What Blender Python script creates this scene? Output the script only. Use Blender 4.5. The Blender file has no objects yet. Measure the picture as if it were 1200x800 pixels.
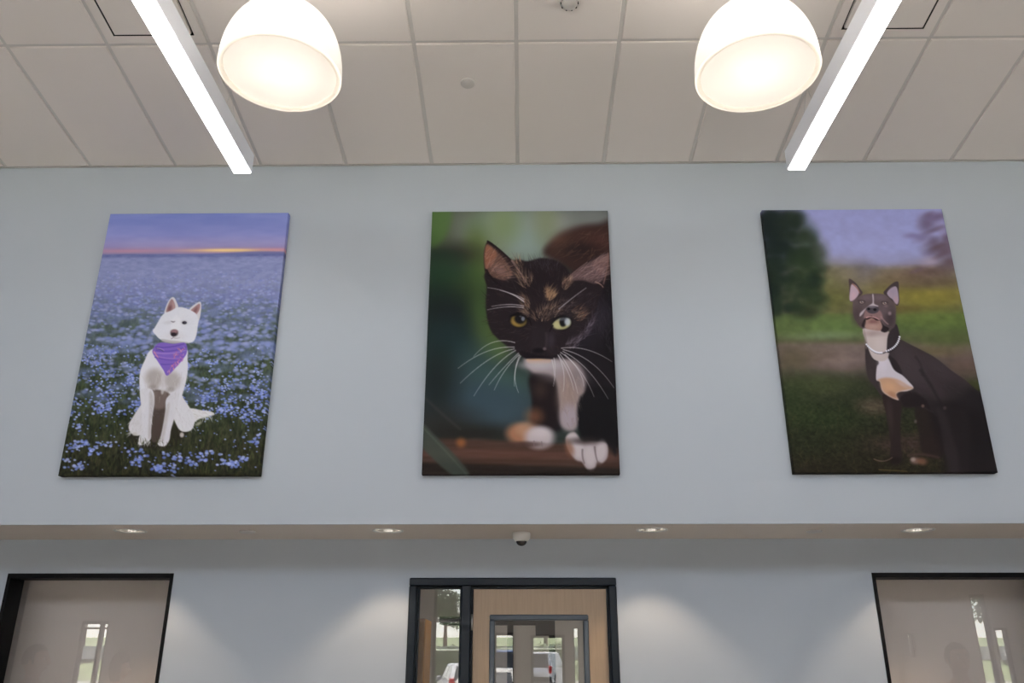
import bpy, bmesh, math, random
import numpy as np
from mathutils import Vector, Matrix
C = bpy.context.scene.collection
# light levels of the place and of the added corridor light
SKY, SUN, EXPO = 1.0, 88, 0.06
LED, PEND, SPOT, CORR = 13.0, 14.5, 21.5, 20.0
WALLC, SHADEC, PRINT = (.395, .436, .488), (.70, .625, .575), 1.06
R = math.radians
EYE = 1.65
# ------------------------------------------------------------------ camera
cd = bpy.data.cameras.new('camera'); cam = bpy.data.objects.new('camera', cd); C.objects.link(cam)
cd.sensor_width = 36; cd.lens = 972.47/1200*36; cd.clip_end = 500
r_, u_, f_ = (0.99991, 0.01312, 0.00049), (0.00429, -0.36132, 0.93243), (-0.01241, 0.93235, 0.36135)
cam.matrix_world = Matrix(((r_[0], u_[0], -f_[0], 0), (r_[1], u_[1], -f_[1], 0), (r_[2], u_[2], -f_[2], EYE), (0, 0, 0, 1)))
bpy.context.scene.camera = cam
# ------------------------------------------------------------------ sky, sun, exposure
w = bpy.data.worlds.new('sky'); bpy.context.scene.world = w; w.use_nodes = True
nt = w.node_tree; bg = nt.nodes['Background']; sky = nt.nodes.new('ShaderNodeTexSky')
sky.sky_type = 'NISHITA'; sky.sun_disc = False; sky.sun_elevation = R(60); sky.sun_rotation = R(196); sky.air_density = 1.0; sky.dust_density = 1.0; sky.ozone_density = 1.2
hs = nt.nodes.new('ShaderNodeHueSaturation'); hs.inputs['Saturation'].default_value = .4   # thin haze
nt.links.new(sky.outputs[0], hs.inputs['Color']); nt.links.new(hs.outputs[0], bg.inputs[0]); bg.inputs[1].default_value = SKY
sd = bpy.data.lights.new('sun', 'SUN'); sd.energy = SUN; sd.color = (1, .95, .88); sd.angle = R(.6)
sun = bpy.data.objects.new('sun', sd); C.objects.link(sun); sun.location = (0, 0, 30); sun.rotation_euler = Vector((.12, .42, -.87)).to_track_quat('-Z', 'Y').to_euler()
vs = bpy.context.scene.view_settings
bpy.context.scene.display_settings.display_device = 'sRGB'
vs.view_transform = 'Standard'; vs.look = 'None'; vs.gamma = 1; vs.use_curve_mapping = False; vs.exposure = EXPO
cy = bpy.context.scene.cycles
cy.use_denoising = True; cy.max_bounces = 10; cy.diffuse_bounces = 6; cy.glossy_bounces = 4; cy.transparent_max_bounces = 12
cy.sample_clamp_indirect = 6; cy.caustics_reflective = False; cy.caustics_refractive = False

# ------------------------------------------------------------------ materials
def mat(name, col, rough=.6, metal=0, spec=.5, bump=0, bscale=80, var=0, vscale=6, emit=None, estr=0):
    m = bpy.data.materials.new(name); m.use_nodes = True; n = m.node_tree.nodes; l = m.node_tree.links
    b = n['Principled BSDF']; b.inputs['Roughness'].default_value = rough; b.inputs['Metallic'].default_value = metal
    b.inputs['Specular IOR Level'].default_value = spec
    b.inputs['Base Color'].default_value = (*col, 1)
    if var or bump:
        t = n.new('ShaderNodeTexCoord')
    if var:
        q = n.new('ShaderNodeTexNoise'); q.inputs['Scale'].default_value = vscale; q.inputs['Detail'].default_value = 4
        l.new(t.outputs['Object'], q.inputs['Vector'])
        x = n.new('ShaderNodeMix'); x.data_type = 'RGBA'
        x.inputs['A'].default_value = (*[c*(1-var) for c in col], 1); x.inputs['B'].default_value = (*[min(1, c*(1+var)) for c in col], 1)
        l.new(q.outputs['Fac'], x.inputs['Factor']); l.new(x.outputs['Result'], b.inputs['Base Color'])
    if bump:
        q = n.new('ShaderNodeTexNoise'); q.inputs['Scale'].default_value = bscale; q.inputs['Detail'].default_value = 3
        l.new(t.outputs['Object'], q.inputs['Vector'])
        p = n.new('ShaderNodeBump'); p.inputs['Strength'].default_value = bump; p.inputs['Distance'].default_value = .002
        l.new(q.outputs['Fac'], p.inputs['Height']); l.new(p.outputs['Normal'], b.inputs['Normal'])
    if emit:
        b.inputs['Emission Color'].default_value = (*emit, 1); b.inputs['Emission Strength'].default_value = estr
    return m
def srgb(*c): return tuple(((v/255+.055)/1.055)**2.4 if v > 10 else v/255/12.92 for v in c)
def mat_glass(name, tint=(1, 1, 1), ior=1.8):
    m = bpy.data.materials.new(name); m.use_nodes = True; n = m.node_tree.nodes; l = m.node_tree.links
    n.remove(n['Principled BSDF']); t = n.new('ShaderNodeBsdfTransparent'); t.inputs[0].default_value = (*tint, 1)
    g = n.new('ShaderNodeBsdfGlossy'); g.inputs['Roughness'].default_value = 0; f = n.new('ShaderNodeFresnel'); f.inputs[0].default_value = ior
    x = n.new('ShaderNodeMixShader'); q = n.new('ShaderNodeNewGeometry'); v = n.new('ShaderNodeMath'); v.operation = 'SUBTRACT'; v.inputs[0].default_value = 1; l.new(q.outputs['Backfacing'], v.inputs[1])
    k = n.new('ShaderNodeMath'); k.operation = 'MULTIPLY'; l.new(f.outputs[0], k.inputs[0]); l.new(v.outputs[0], k.inputs[1])     # the far face of a pane adds nothing more
    l.new(k.outputs[0], x.inputs[0]); l.new(t.outputs[0], x.inputs[1]); l.new(g.outputs[0], x.inputs[2])
    l.new(x.outputs[0], n['Material Output'].inputs[0]); return m
def mat_opal(name, col, tr):
    """Opal plastic: light from the lamp inside shines through it."""
    m = bpy.data.materials.new(name); m.use_nodes = True; n = m.node_tree.nodes; l = m.node_tree.links
    n.remove(n['Principled BSDF']); t = n.new('ShaderNodeBsdfTranslucent'); t.inputs[0].default_value = (*col, 1)
    d = n.new('ShaderNodeBsdfDiffuse'); d.inputs[0].default_value = (*col, 1)
    x = n.new('ShaderNodeMixShader'); x.inputs[0].default_value = tr; l.new(d.outputs[0], x.inputs[1]); l.new(t.outputs[0], x.inputs[2])
    l.new(x.outputs[0], n['Material Output'].inputs[0]); return m
def mat_emit(name, col, s):
    m = bpy.data.materials.new(name); m.use_nodes = True; n = m.node_tree.nodes; l = m.node_tree.links
    n.remove(n['Principled BSDF']); e = n.new('ShaderNodeEmission'); e.inputs[0].default_value = (*col, 1); e.inputs[1].default_value = s
    l.new(e.outputs[0], n['Material Output'].inputs[0]); return m
def mat_wood(name, a, b, sc=(26, 26, 1.1), rough=.45):
    m = mat(name, a, rough); n = m.node_tree.nodes; l = m.node_tree.links
    t = n.new('ShaderNodeTexCoord'); p = n.new('ShaderNodeMapping'); p.inputs['Scale'].default_value = sc
    q = n.new('ShaderNodeTexNoise'); q.inputs['Scale'].default_value = 3; q.inputs['Detail'].default_value = 6; q.inputs['Distortion'].default_value = .6
    x = n.new('ShaderNodeMix'); x.data_type = 'RGBA'; x.inputs['A'].default_value = (*a, 1); x.inputs['B'].default_value = (*b, 1)
    l.new(t.outputs['Object'], p.inputs[0]); l.new(p.outputs[0], q.inputs['Vector']); l.new(q.outputs['Fac'], x.inputs['Factor'])
    l.new(x.outputs['Result'], n['Principled BSDF'].inputs['Base Color']); return m
def mat_print(name):
    m = mat(name, (.5, .5, .5), .6, spec=.06); n = m.node_tree.nodes; a = n.new('ShaderNodeAttribute'); a.attribute_name = 'ink'
    m.node_tree.links.new(a.outputs['Color'], n['Principled BSDF'].inputs['Base Color']); return m

# ------------------------------------------------------------------ mesh helpers
class MB:
    def __init__(s): s.v = []; s.f = []; s.sm = []
    def add(s, vs, fs, smooth=False):
        o = len(s.v); s.v += [tuple(map(float, p)) for p in vs]; s.f += [tuple(i+o for i in f) for f in fs]; s.sm += [smooth]*len(fs); return s
    def box(s, x0, x1, y0, y1, z0, z1):
        return s.add([(x, y, z) for x in (x0, x1) for y in (y0, y1) for z in (z0, z1)],
                     [(0, 1, 3, 2), (4, 6, 7, 5), (0, 4, 5, 1), (2, 3, 7, 6), (0, 2, 6, 4), (1, 5, 7, 3)])
    def bbox(s, x0, x1, y0, y1, z0, z1, b=.003):
        """box with chamfered edges"""
        bm = bmesh.new(); q = MB().box(x0, x1, y0, y1, z0, z1); vs = [bm.verts.new(p) for p in q.v]
        for f in q.f: bm.faces.new([vs[i] for i in f])
        bmesh.ops.bevel(bm, geom=list(bm.edges), offset=b, segments=1, affect='EDGES')
        bm.verts.index_update(); s.add([v.co for v in bm.verts], [[v.index for v in f.verts] for f in bm.faces]); bm.free(); return s
    def lathe(s, prof, n=32, c=(0, 0, 0), cap0=False, cap1=False, axis='z', smooth=True):
        vs = []
        for r, z in prof:
            for i in range(n):
                a = 2*math.pi*i/n; x, y = r*math.cos(a), r*math.sin(a)
                p = (x, y, z) if axis == 'z' else ((x, z, y) if axis == 'y' else (z, x, y)); vs.append((p[0]+c[0], p[1]+c[1], p[2]+c[2]))
        fs = [(k*n+i, k*n+(i+1) % n, (k+1)*n+(i+1) % n, (k+1)*n+i) for k in range(len(prof)-1) for i in range(n)]
        s.add(vs, fs, smooth); o = len(s.v)-len(vs)
        if cap0: s.f.append(tuple(o+i for i in range(n))[::-1]); s.sm.append(False)
        if cap1: s.f.append(tuple(o+(len(prof)-1)*n+i for i in range(n))); s.sm.append(False)
        return s
    def tube(s, a, b, r, n=8):
        a, b = Vector(a), Vector(b); d = (b-a).normalized(); p = d.orthogonal().normalized(); q = d.cross(p)
        vs = [tuple(c+r*(math.cos(2*math.pi*i/n)*p+math.sin(2*math.pi*i/n)*q)) for c in (a, b) for i in range(n)]
        s.add(vs, [(i, (i+1) % n, n+(i+1) % n, n+i) for i in range(n)], True); o = len(s.v)-2*n
        s.f += [tuple(o+i for i in range(n))[::-1], tuple(o+n+i for i in range(n))]; s.sm += [False, False]; return s
    def prism(s, poly, a0, a1, axis='x'):
        """extrude a 2-D outline: axis x -> outline in (y, z); axis y -> outline in (x, z)"""
        n = len(poly); P = (lambda a, p: (a, p[0], p[1])) if axis == 'x' else (lambda a, p: (p[0], a, p[1]))
        s.add([P(a0, p) for p in poly]+[P(a1, p) for p in poly], [(i, (i+1) % n, n+(i+1) % n, n+i) for i in range(n)]+[tuple(range(n))[::-1], tuple(range(n, 2*n))]); return s
    def mesh(s, name):
        me = bpy.data.meshes.new(name); me.from_pydata(s.v, [], s.f); me.polygons.foreach_set('use_smooth', s.sm)
        bm = bmesh.new(); bm.from_mesh(me); bmesh.ops.recalc_face_normals(bm, faces=bm.faces); bm.to_mesh(me); bm.free(); return me
    def build(s, name, m, parent=None, loc=None):
        o = bpy.data.objects.new(name, s.mesh(name)); C.objects.link(o)
        if m: o.data.materials.append(m)
        if parent: o.parent = parent
        if loc: o.location = loc
        return o
def inst(name, me, parent, loc):
    o = bpy.data.objects.new(name, me); C.objects.link(o); o.parent = parent; o.location = loc; return o
def tag(o, label, cat, group=None, kind=None):
    o['label'] = label; o['category'] = cat
    if group: o['group'] = group
    if kind: o['kind'] = kind
    return o
def thing(name, label, cat, loc=(0, 0, 0), rz=0, group=None, kind=None):
    o = bpy.data.objects.new(name, None); C.objects.link(o); o.location = loc; o.rotation_euler = (0, 0, rz); o.empty_display_size = .1
    return tag(o, label, cat, group, kind)
# ---------------------------------------------------------------- flat prints
class Canvas:
    """Paints a flat picture as an array of colours; coordinates are picture units given by four corners."""
    def __init__(s, corners, W=300, H=450, seed=1):
        s.W, s.H = W, H
        A = []; B = []
        for (u, v), (x, y) in zip(((0, 0), (W-1, 0), (W-1, H-1), (0, H-1)), corners):
            A += [[u, v, 1, 0, 0, 0, -x*u, -x*v], [0, 0, 0, u, v, 1, -y*u, -y*v]]; B += [x, y]
        h = np.linalg.solve(np.array(A, float), np.array(B, float))
        s.Hm = np.append(h, 1).reshape(3, 3); s.Hi = np.linalg.inv(s.Hm)
        g = np.mgrid[0:H, 0:W].astype(float); s.U = g[1]; s.V = g[0]
        w = s.Hm[2, 0]*s.U+s.Hm[2, 1]*s.V+1
        s.X = (s.Hm[0, 0]*s.U+s.Hm[0, 1]*s.V+s.Hm[0, 2])/w
        s.Y = (s.Hm[1, 0]*s.U+s.Hm[1, 1]*s.V+s.Hm[1, 2])/w
        s.C = np.zeros((H, W, 3)); s.r = np.random.RandomState(seed)
        s.o = (0, 0); s.k = 1.0
    def frame(s, ox, oy, k): s.o = (ox, oy); s.k = k
    def P(s, pts): return np.array(pts, float)/s.k+np.array(s.o, float)
    def win(s, p, m):
        lo = p.min(0)-m; hi = p.max(0)+m
        q = np.array([[lo[0], lo[1], 1], [hi[0], lo[1], 1], [hi[0], hi[1], 1], [lo[0], hi[1], 1]])@s.Hi.T
        q = q[:, :2]/q[:, 2:]
        a = np.floor(q.min(0)).astype(int); b = np.ceil(q.max(0)).astype(int)+1
        return (slice(max(a[1], 0), min(max(b[1], 0), s.H)), slice(max(a[0], 0), min(max(b[0], 0), s.W)))
    def put(s, w, a, col):
        c = np.asarray(col, float)
        s.C[w] = s.C[w]*(1-a[..., None])+c*a[..., None]
    def noise(s, sx, sy, seed, octv=3):
        out = np.zeros((s.H, s.W)); amp = 1; tot = 0
        for o in range(octv):
            r = np.random.RandomState(seed+o*17); x = s.U/sx*2**o; y = s.V/sy*2**o
            nx, ny = int(x.max())+3, int(y.max())+3; g = r.rand(ny, nx)
            xi, yi = x.astype(int), y.astype(int); fx, fy = x-xi, y-yi
            fx = fx*fx*(3-2*fx); fy = fy*fy*(3-2*fy)
            out += amp*((g[yi, xi]*(1-fx)+g[yi, xi+1]*fx)*(1-fy)+(g[yi+1, xi]*(1-fx)+g[yi+1, xi+1]*fx)*fy)
            tot += amp; amp *= .5
        return out/tot
    def ramp(s, stops):
        ys = [a for a, _ in stops]; cs = np.array([c for _, c in stops], float)
        s.C = np.stack([np.interp(s.Y, ys, cs[:, i]) for i in range(3)], -1)
    @staticmethod
    def smooth(p, n=5):
        q = []
        N = len(p)
        for i in range(N):
            a, b, c, d = p[i-1], p[i], p[(i+1) % N], p[(i+2) % N]
            for t in np.arange(n)/n:
                q.append(.5*(2*b+(c-a)*t+(2*a-5*b+4*c-d)*t*t+(3*b-a-3*c+d)*t**3))
        return np.array(q)
    def sd(s, p, w):
        x, y = s.X[w], s.Y[w]; d = np.full(x.shape, 1e9); ins = np.zeros(x.shape, bool)
        for a, b in zip(p, np.roll(p, -1, 0)):
            e = b-a; L = e@e+1e-12
            t = np.clip(((x-a[0])*e[0]+(y-a[1])*e[1])/L, 0, 1)
            d = np.minimum(d, np.hypot(x-a[0]-t*e[0], y-a[1]-t*e[1]))
            c = (a[1] > y) != (b[1] > y)
            if abs(e[1]) > 1e-9: ins ^= c & (x < (y-a[1])*e[0]/e[1]+a[0])
        return np.where(ins, -d, d)
    def poly(s, pts, col, soft=.7, a=1.0, sm=True, tex=None):
        p = s.P(pts)
        if sm: p = s.smooth(p)
        w = s.win(p, soft*2+1)
        if s.X[w].size == 0: return
        al = np.clip(.5-s.sd(p, w)/(2*soft), 0, 1); al = al*al*(3-2*al)*a
        if tex is not None:
            n = tex[w][..., None]; col = np.asarray(col, float)*(1+n)
        s.put(w, al, col)
    def ell(s, cx, cy, rx, ry, col, soft=.3, a=1.0, ang=0):
        c = s.P([(cx, cy)])[0]; rx, ry = rx/s.k, ry/s.k; m = max(rx, ry)*(1+soft)+1
        w = s.win(np.array([c, c]), m)
        if s.X[w].size == 0: return
        t = np.radians(ang); dx, dy = s.X[w]-c[0], s.Y[w]-c[1]
        q = np.hypot((dx*np.cos(t)+dy*np.sin(t))/rx, (-dx*np.sin(t)+dy*np.cos(t))/ry)
        so = max(soft, .5/min(rx, ry)); al = np.clip(.5-(q-1)/(2*so), 0, 1)
        s.put(w, al*al*(3-2*al)*a, col)
    def line(s, pts, w0, w1, col, a=1.0, n=8, raw=False, soft=.45):
        p = np.array(pts, float) if raw else s.P(pts)
        if len(p) == 3 and n > 1:
            t = np.linspace(0, 1, n)[:, None]; p = (1-t)**2*p[0]+2*t*(1-t)*p[1]+t*t*p[2]
        w = s.win(p, max(w0, w1)+1)
        x, y = s.X[w], s.Y[w]
        if x.size == 0: return
        al = np.zeros(x.shape); N = len(p)-1
        for i in range(N):
            A, e = p[i], p[i+1]-p[i]; L = e@e+1e-12
            t = np.clip(((x-A[0])*e[0]+(y-A[1])*e[1])/L, 0, 1)
            d = np.hypot(x-A[0]-t*e[0], y-A[1]-t*e[1]); ww = w0+(w1-w0)*(i+t)/N
            al = np.maximum(al, np.clip((ww/2-d)/(2*soft)+.5, 0, 1)*np.minimum(1, ww/.7+.15))
        s.put(w, al*a, col)
    def fur(s, pts, n, L, direc, cols, w=.6, a=.6, spread=.35, curve=0):
        """n short hairs inside a polygon; direc = angle in degrees or function(x, y) -> angle."""
        p = s.smooth(s.P(pts)); lo, hi = p.min(0), p.max(0); k = 0
        L = L/s.k
        for _ in range(n*6):
            q = lo+(hi-lo)*s.r.rand(2); x, y = q; c = False
            for A, B in zip(p, np.roll(p, -1, 0)):
                if (A[1] > y) != (B[1] > y) and x < (y-A[1])*(B[0]-A[0])/(B[1]-A[1])+A[0]: c = not c
            if not c: continue
            t = direc(*((q-np.array(s.o))*s.k)) if callable(direc) else direc
            t = np.radians(t)+s.r.randn()*spread; l = L*(.6+.8*s.r.rand())
            e = q+l*np.array([np.cos(t), np.sin(t)]); m = (q+e)/2+l*curve*np.array([-np.sin(t), np.cos(t)])
            s.line([q, m, e], w, w*.3, cols[s.r.randint(len(cols))], a*(.5+.5*s.r.rand()), n=3, raw=True)
            k += 1
            if k >= n: break
    def blur(s, r):
        k = np.exp(-np.linspace(-2, 2, 2*r+1)**2); k /= k.sum()
        for ax in (0, 1):
            pad = [(0, 0)]*3; pad[ax] = (r, r); q = np.pad(s.C, pad, mode='edge'); o = 0
            for i, kk in enumerate(k):
                sl = [slice(None)]*3; sl[ax] = slice(i, i+s.C.shape[ax]); o = o+kk*q[tuple(sl)]
            s.C = o

def paint_white_dog(corners):
    c = Canvas(corners, seed=4); r = c.r
    c.ramp([(250, (114, 126, 190)), (275, (134, 140, 200)), (288, (146, 140, 190)), (293, (164, 136, 170)), (296.5, (148, 128, 166)),
            (298, (106, 112, 164)), (304, (128, 136, 180)), (330, (128, 135, 178)), (350, (116, 124, 168)), (375, (96, 108, 136)),
            (405, (74, 86, 84)), (440, (58, 70, 56)), (490, (50, 57, 42)), (525, (46, 47, 35)), (557, (36, 37, 27))])
    n = c.noise(60, 14, 3); m = (c.Y < 294)
    c.C += (m*(n-.5)*26)[..., None]*np.array([1, .9, .5])
    c.frame(0, 0, 1)
    c.ell(268, 293.3, 46, 1.9, (226, 186, 140), .9, .95); c.ell(262, 293, 22, 1.2, (240, 214, 150), .9, .8)
    c.ell(150, 293.5, 30, 1.5, (190, 140, 160), .9, .6); c.ell(318, 293, 18, 1.6, (200, 140, 150), .9, .7)
    c.poly([(120, 299), (150, 297), (190, 298), (240, 297.5), (300, 294.5), (335, 296), (335, 300), (120, 301)], (92, 100, 150), 1.2, .7)
    # meadow texture: bands that grow towards the viewer
    f = np.clip((c.Y-300)/130, 0, 1)
    n1 = c.noise(9, 4, 11, 3); n2 = c.noise(22, 9, 23, 3); n3 = c.noise(3.2, 6, 31, 2)
    gr = np.clip((c.Y-318)/70, 0, 1)*np.clip((n2*.6+n1*.4-.455)*7, 0, 1)
    gcol = np.stack([np.interp(c.Y, [320, 380, 440, 557], v) for v in ((100, 66, 48, 42), (108, 80, 58, 42), (122, 66, 40, 28))], -1)
    c.C = np.where((c.Y > 300)[..., None], c.C*(1-.75*gr[..., None])+gcol*.75*gr[..., None], c.C)
    c.C += ((c.Y > 300)*f*(n3-.5)*44)[..., None]*np.array([.9, 1, .6])
    c.C += ((c.Y > 298)*(1-f)*(n1-.5)*30)[..., None]*np.array([1, 1, .9])
    # grass blades in the foreground
    for i in range(1500):
        y = 400+155*r.rand()**.8; x = 66+260*r.rand(); l = (y-380)*.05+2
        cc = [(62, 76, 40), (34, 44, 24), (84, 92, 50), (30, 34, 24), (70, 64, 44)][r.randint(5)]
        c.line([(x, y), (x+r.randn()*1.5, y-l*.6), (x+r.randn()*3, y-l)], .9, .3, cc, .55, n=3, raw=True)
    def blossom(x, y, sz, v):
        col = np.array([(134, 150, 212), (112, 130, 202), (158, 170, 224), (98, 114, 188)][r.randint(4)], float)*v
        c.ell(x, y, sz, sz*.72, col, .5, .9)
    # hazy far blossoms
    for i in range(2900):
        t = r.rand()*1.3; y = 318+112*t; x = 70+265*r.rand()
        if n2[int(np.clip((y-250)/306*449, 0, 449)), int(np.clip((x-70)/265*299, 0, 299))] > .62-.14*max(0, t-.25): continue
        if r.rand() < (t-.85)*1.6: continue
        sz = (.9+1.9*t)*(.6+.7*r.rand())*(1 if t < .85 else .7)
        c.ell(x, y, sz*1.25, sz*.75, np.array([(142, 152, 206), (128, 140, 198), (156, 162, 210), (112, 124, 182)][r.randint(4)])*(.93+.1*r.rand()), .7, .62-.1*(1-t))
    # lighter drifts of blossom, then clusters in the near meadow
    for i in range(90):
        y = 395+75*r.rand(); x = 85+245*r.rand()
        c.ell(x, y, 5+7*r.rand(), 2+2.5*r.rand(), (116, 130, 184), .95, .34)
    spots = [(x, y) for x, y in zip(80+250*r.rand(110), 402+82*r.rand(110))]
    spots += [(88, 470), (95, 440), (112, 448), (122, 476), (118, 462), (150, 448), (88, 488), (92, 500), (100, 521), (92, 520), (82, 524), (117, 520), (108, 530),
              (80, 541), (93, 547), (155, 529), (165, 530), (163, 539), (182, 547), (195, 532), (205, 538), (214, 537), (190, 549), (205, 550), (236, 534), (243, 533),
              (225, 542), (266, 541), (273, 542), (286, 538), (297, 517), (304, 510), (303, 462), (308, 455), (288, 480), (262, 482), (250, 466), (236, 470), (265, 455),
              (275, 446), (240, 458), (285, 490), (300, 492), (160, 541), (131, 520), (292, 470), (256, 446), (240, 443)]
    for (x, y) in spots:
        big = .95+.9*np.clip((y-400)/150, 0, 1)
        for j in range(5+r.randint(11)):
            blossom(x+r.randn()*4.8, y+r.randn()*2.8, big*(.7+.6*r.rand()), .9+.14*r.rand())
    for i in range(300):
        y = 420+132*r.rand(); blossom(75+245*r.rand(), y, .7+.5*r.rand(), .95)
    # ------------------------------ the dog
    W = (206, 207, 216)
    c.frame(140, 340, 4.208)
    c.poly([(40, 690), (90, 770), (260, 775), (330, 700), (300, 650), (100, 660)], (38, 34, 28), 3, .8)
    c.poly([(340, 585), (400, 590), (450, 598), (464, 612), (430, 622), (390, 634), (350, 655)], (204, 204, 210), 1.0)
    c.fur([(350, 590), (450, 600), (455, 612), (360, 645)], 70, 22, 20, [(214, 214, 218), (160, 156, 150)], .6, .6)
    c.poly([(112, 560), (74, 612), (47, 664), (56, 700), (92, 716), (122, 690), (124, 600)], (196, 195, 202), .9)
    c.poly([(280, 490), (322, 545), (352, 592), (368, 640), (352, 688), (305, 694), (276, 655), (258, 590)], (202, 202, 210), .9)
    c.poly([(168, 285), (122, 348), (100, 410), (99, 475), (106, 530), (130, 575), (230, 580), (292, 545), (320, 470), (333, 400), (332, 335), (318, 285)], W, .8)
    c.poly([(150, 500), (240, 505), (250, 560), (228, 620), (214, 690), (196, 740), (158, 740), (156, 640)], (72, 62, 58), 1.4, .95)
    c.poly([(160, 500), (235, 500), (230, 570), (170, 580)], (112, 100, 96), 3, .7)
    c.ell(172, 432, 44, 46, (150, 141, 138), .5, .75); c.ell(258, 444, 40, 44, (152, 144, 142), .5, .7)
    c.ell(165, 478, 22, 14, (128, 118, 114), .7, .6); c.ell(250, 488, 20, 12, (130, 122, 120), .7, .6)
    c.poly([(206, 420), (222, 430), (218, 500), (204, 505)], (190, 188, 192), 1.2, .7)
    leg1 = [(104, 490), (160, 490), (172, 545), (162, 620), (156, 690), (152, 735), (112, 762), (92, 752), (104, 700), (112, 640), (106, 565)]
    leg2 = [(232, 530), (290, 490), (284, 570), (266, 640), (252, 690), (244, 740), (220, 768), (188, 757), (204, 715), (216, 655), (226, 590)]
    c.poly(leg1, (200, 200, 208), .8); c.poly(leg2, (198, 198, 206), .8)
    c.poly([(150, 500), (168, 545), (158, 640), (152, 720), (142, 720), (146, 600)], (162, 156, 158), 1.6, .6)
    c.poly([(230, 570), (246, 560), (232, 660), (216, 740), (204, 735), (216, 660)], (164, 158, 160), 1.6, .6)
    c.fur(leg1, 60, 26, 92, [(222, 222, 228), (176, 174, 180)], .5, .45); c.fur(leg2, 60, 26, 98, [(222, 222, 228), (176, 174, 180)], .5, .45)
    c.fur([(105, 400), (330, 400), (315, 500), (110, 520)], 110, 30, 95, [(216, 216, 222), (150, 142, 140), (182, 178, 180)], .5, .45)
    c.fur([(60, 640), (110, 600), (120, 690), (60, 700)], 40, 24, 110, [(210, 210, 214), (150, 146, 146)], .5, .5)
    c.fur([(275, 560), (345, 590), (355, 680), (290, 680)], 60, 26, 80, [(214, 214, 220), (160, 156, 160)], .5, .5)
    for x, y in ((105, 745), (122, 752), (136, 742), (200, 752), (215, 758), (232, 748)): c.line([(x, y), (x+2, y+12)], .7, .4, (120, 112, 112), .8)
    c.ell(76, 708, 12, 8, (180, 176, 176), .5, .8); c.ell(306, 712, 10, 12, (196, 190, 190), .5, .85); c.ell(388, 656, 16, 7, (190, 188, 180), .8, .6, -30)
    for i in range(45): # grass over the paws
        x = 60+260*r.rand(); y = 745+25*r.rand(); q = c.P([(x, y), (x+4*r.randn(), y-14), (x+8*r.randn(), y-26*r.rand()-8)])
        c.line(q, .7, .3, [(50, 58, 34), (40, 42, 28), (80, 80, 50)][r.randint(3)], .75, n=3, raw=True)
    c.frame(140, 340, 4.208)
    for i in range(60):                                        # feathery edges of haunch, tail and paws
        x, y, t = [(52+20*r.rand(), 640+70*r.rand(), 120), (345+20*r.rand(), 620+70*r.rand(), 60), (400+60*r.rand(), 620+12*r.rand(), 80), (150+8*r.rand(), 560+120*r.rand(), 80), (95+60*r.rand(), 738+14*r.rand(), 95), (195+50*r.rand(), 742+14*r.rand(), 95)][r.randint(6)]
        a = np.radians(t+r.randn()*20); c.line([(x, y), (x+12*np.cos(a), y+12*np.sin(a)), (x+24*np.cos(a), y+24*np.sin(a))], .8, .3, (206, 206, 212), .6, n=3)
    c.frame(170, 340, 8)
    W2 = (208, 210, 220)
    c.poly([(178, 220), (198, 130), (232, 74), (262, 64), (285, 100), (304, 165), (250, 215)], (198, 196, 202), .7)
    c.poly([(192, 200), (212, 130), (240, 82), (262, 100), (276, 160), (235, 200)], (150, 118, 120), .8)
    c.ell(226, 168, 16, 30, (104, 70, 74), .7, .8, 15); c.ell(262, 140, 10, 36, (178, 152, 152), .8, .5, -10)
    c.poly([(402, 190), (436, 146), (496, 108), (516, 122), (514, 200), (492, 285), (440, 245)], (198, 196, 202), .7)
    c.poly([(418, 195), (450, 158), (500, 124), (504, 170), (474, 225), (446, 238)], (152, 118, 120), .8)
    c.ell(462, 190, 14, 36, (108, 76, 80), .7, .7, 30)
    head = [(180, 212), (150, 240), (120, 290), (88, 345), (68, 378), (92, 412), (134, 454), (200, 482), (300, 492), (400, 492), (446, 476), (466, 440), (478, 390), (486, 330), (492, 280), (470, 220), (412, 182), (350, 160), (300, 158), (235, 190)]
    c.poly(head, W2, .8)
    c.fur(head, 150, 38, lambda x, y: np.degrees(np.arctan2(y-340, x-285)), [(222, 224, 232), (188, 190, 204), (200, 202, 212)], .55, .5)
    c.poly([(300, 235), (330, 300), (312, 380), (260, 380), (232, 330), (262, 250)], (216, 217, 226), 1.6, .7)
    c.ell(268, 430, 90, 40, (196, 194, 202), .7, .6); c.poly([(150, 455), (240, 468), (330, 478), (400, 490), (300, 505), (180, 490)], (158, 152, 158), 1.2, .8)
    c.ell(215, 300, 44, 16, (190, 190, 200), .8, .7, -4); c.line([(240, 288), (258, 297), (274, 288)], .9, .6, (104, 100, 112), .9)
    c.ell(258, 295, 11, 5, (108, 104, 114), .6, .8)
    c.ell(362, 300, 30, 20, (170, 168, 180), .7, .6); c.ell(362, 302, 22, 15, (46, 42, 52), .25); c.ell(370, 298, 5, 4, (120, 120, 140), .6, .7)
    c.ell(268, 398, 36, 32, (70, 56, 62), .3); c.ell(270, 383, 32, 17, (138, 106, 112), .5, .95); c.ell(262, 412, 24, 18, (40, 34, 40), .4)
    c.line([(262, 428), (258, 448), (240, 452)], .8, .5, (92, 82, 90), .8); c.line([(262, 440), (290, 455), (320, 440)], .7, .4, (130, 124, 132), .7)
    ban = [(118, 496), (170, 488), (260, 500), (370, 492), (386, 580), (345, 650), (290, 715), (206, 798), (168, 745), (120, 670), (66, 580), (84, 530)]
    c.poly(ban, (116, 92, 178), .7)
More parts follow.
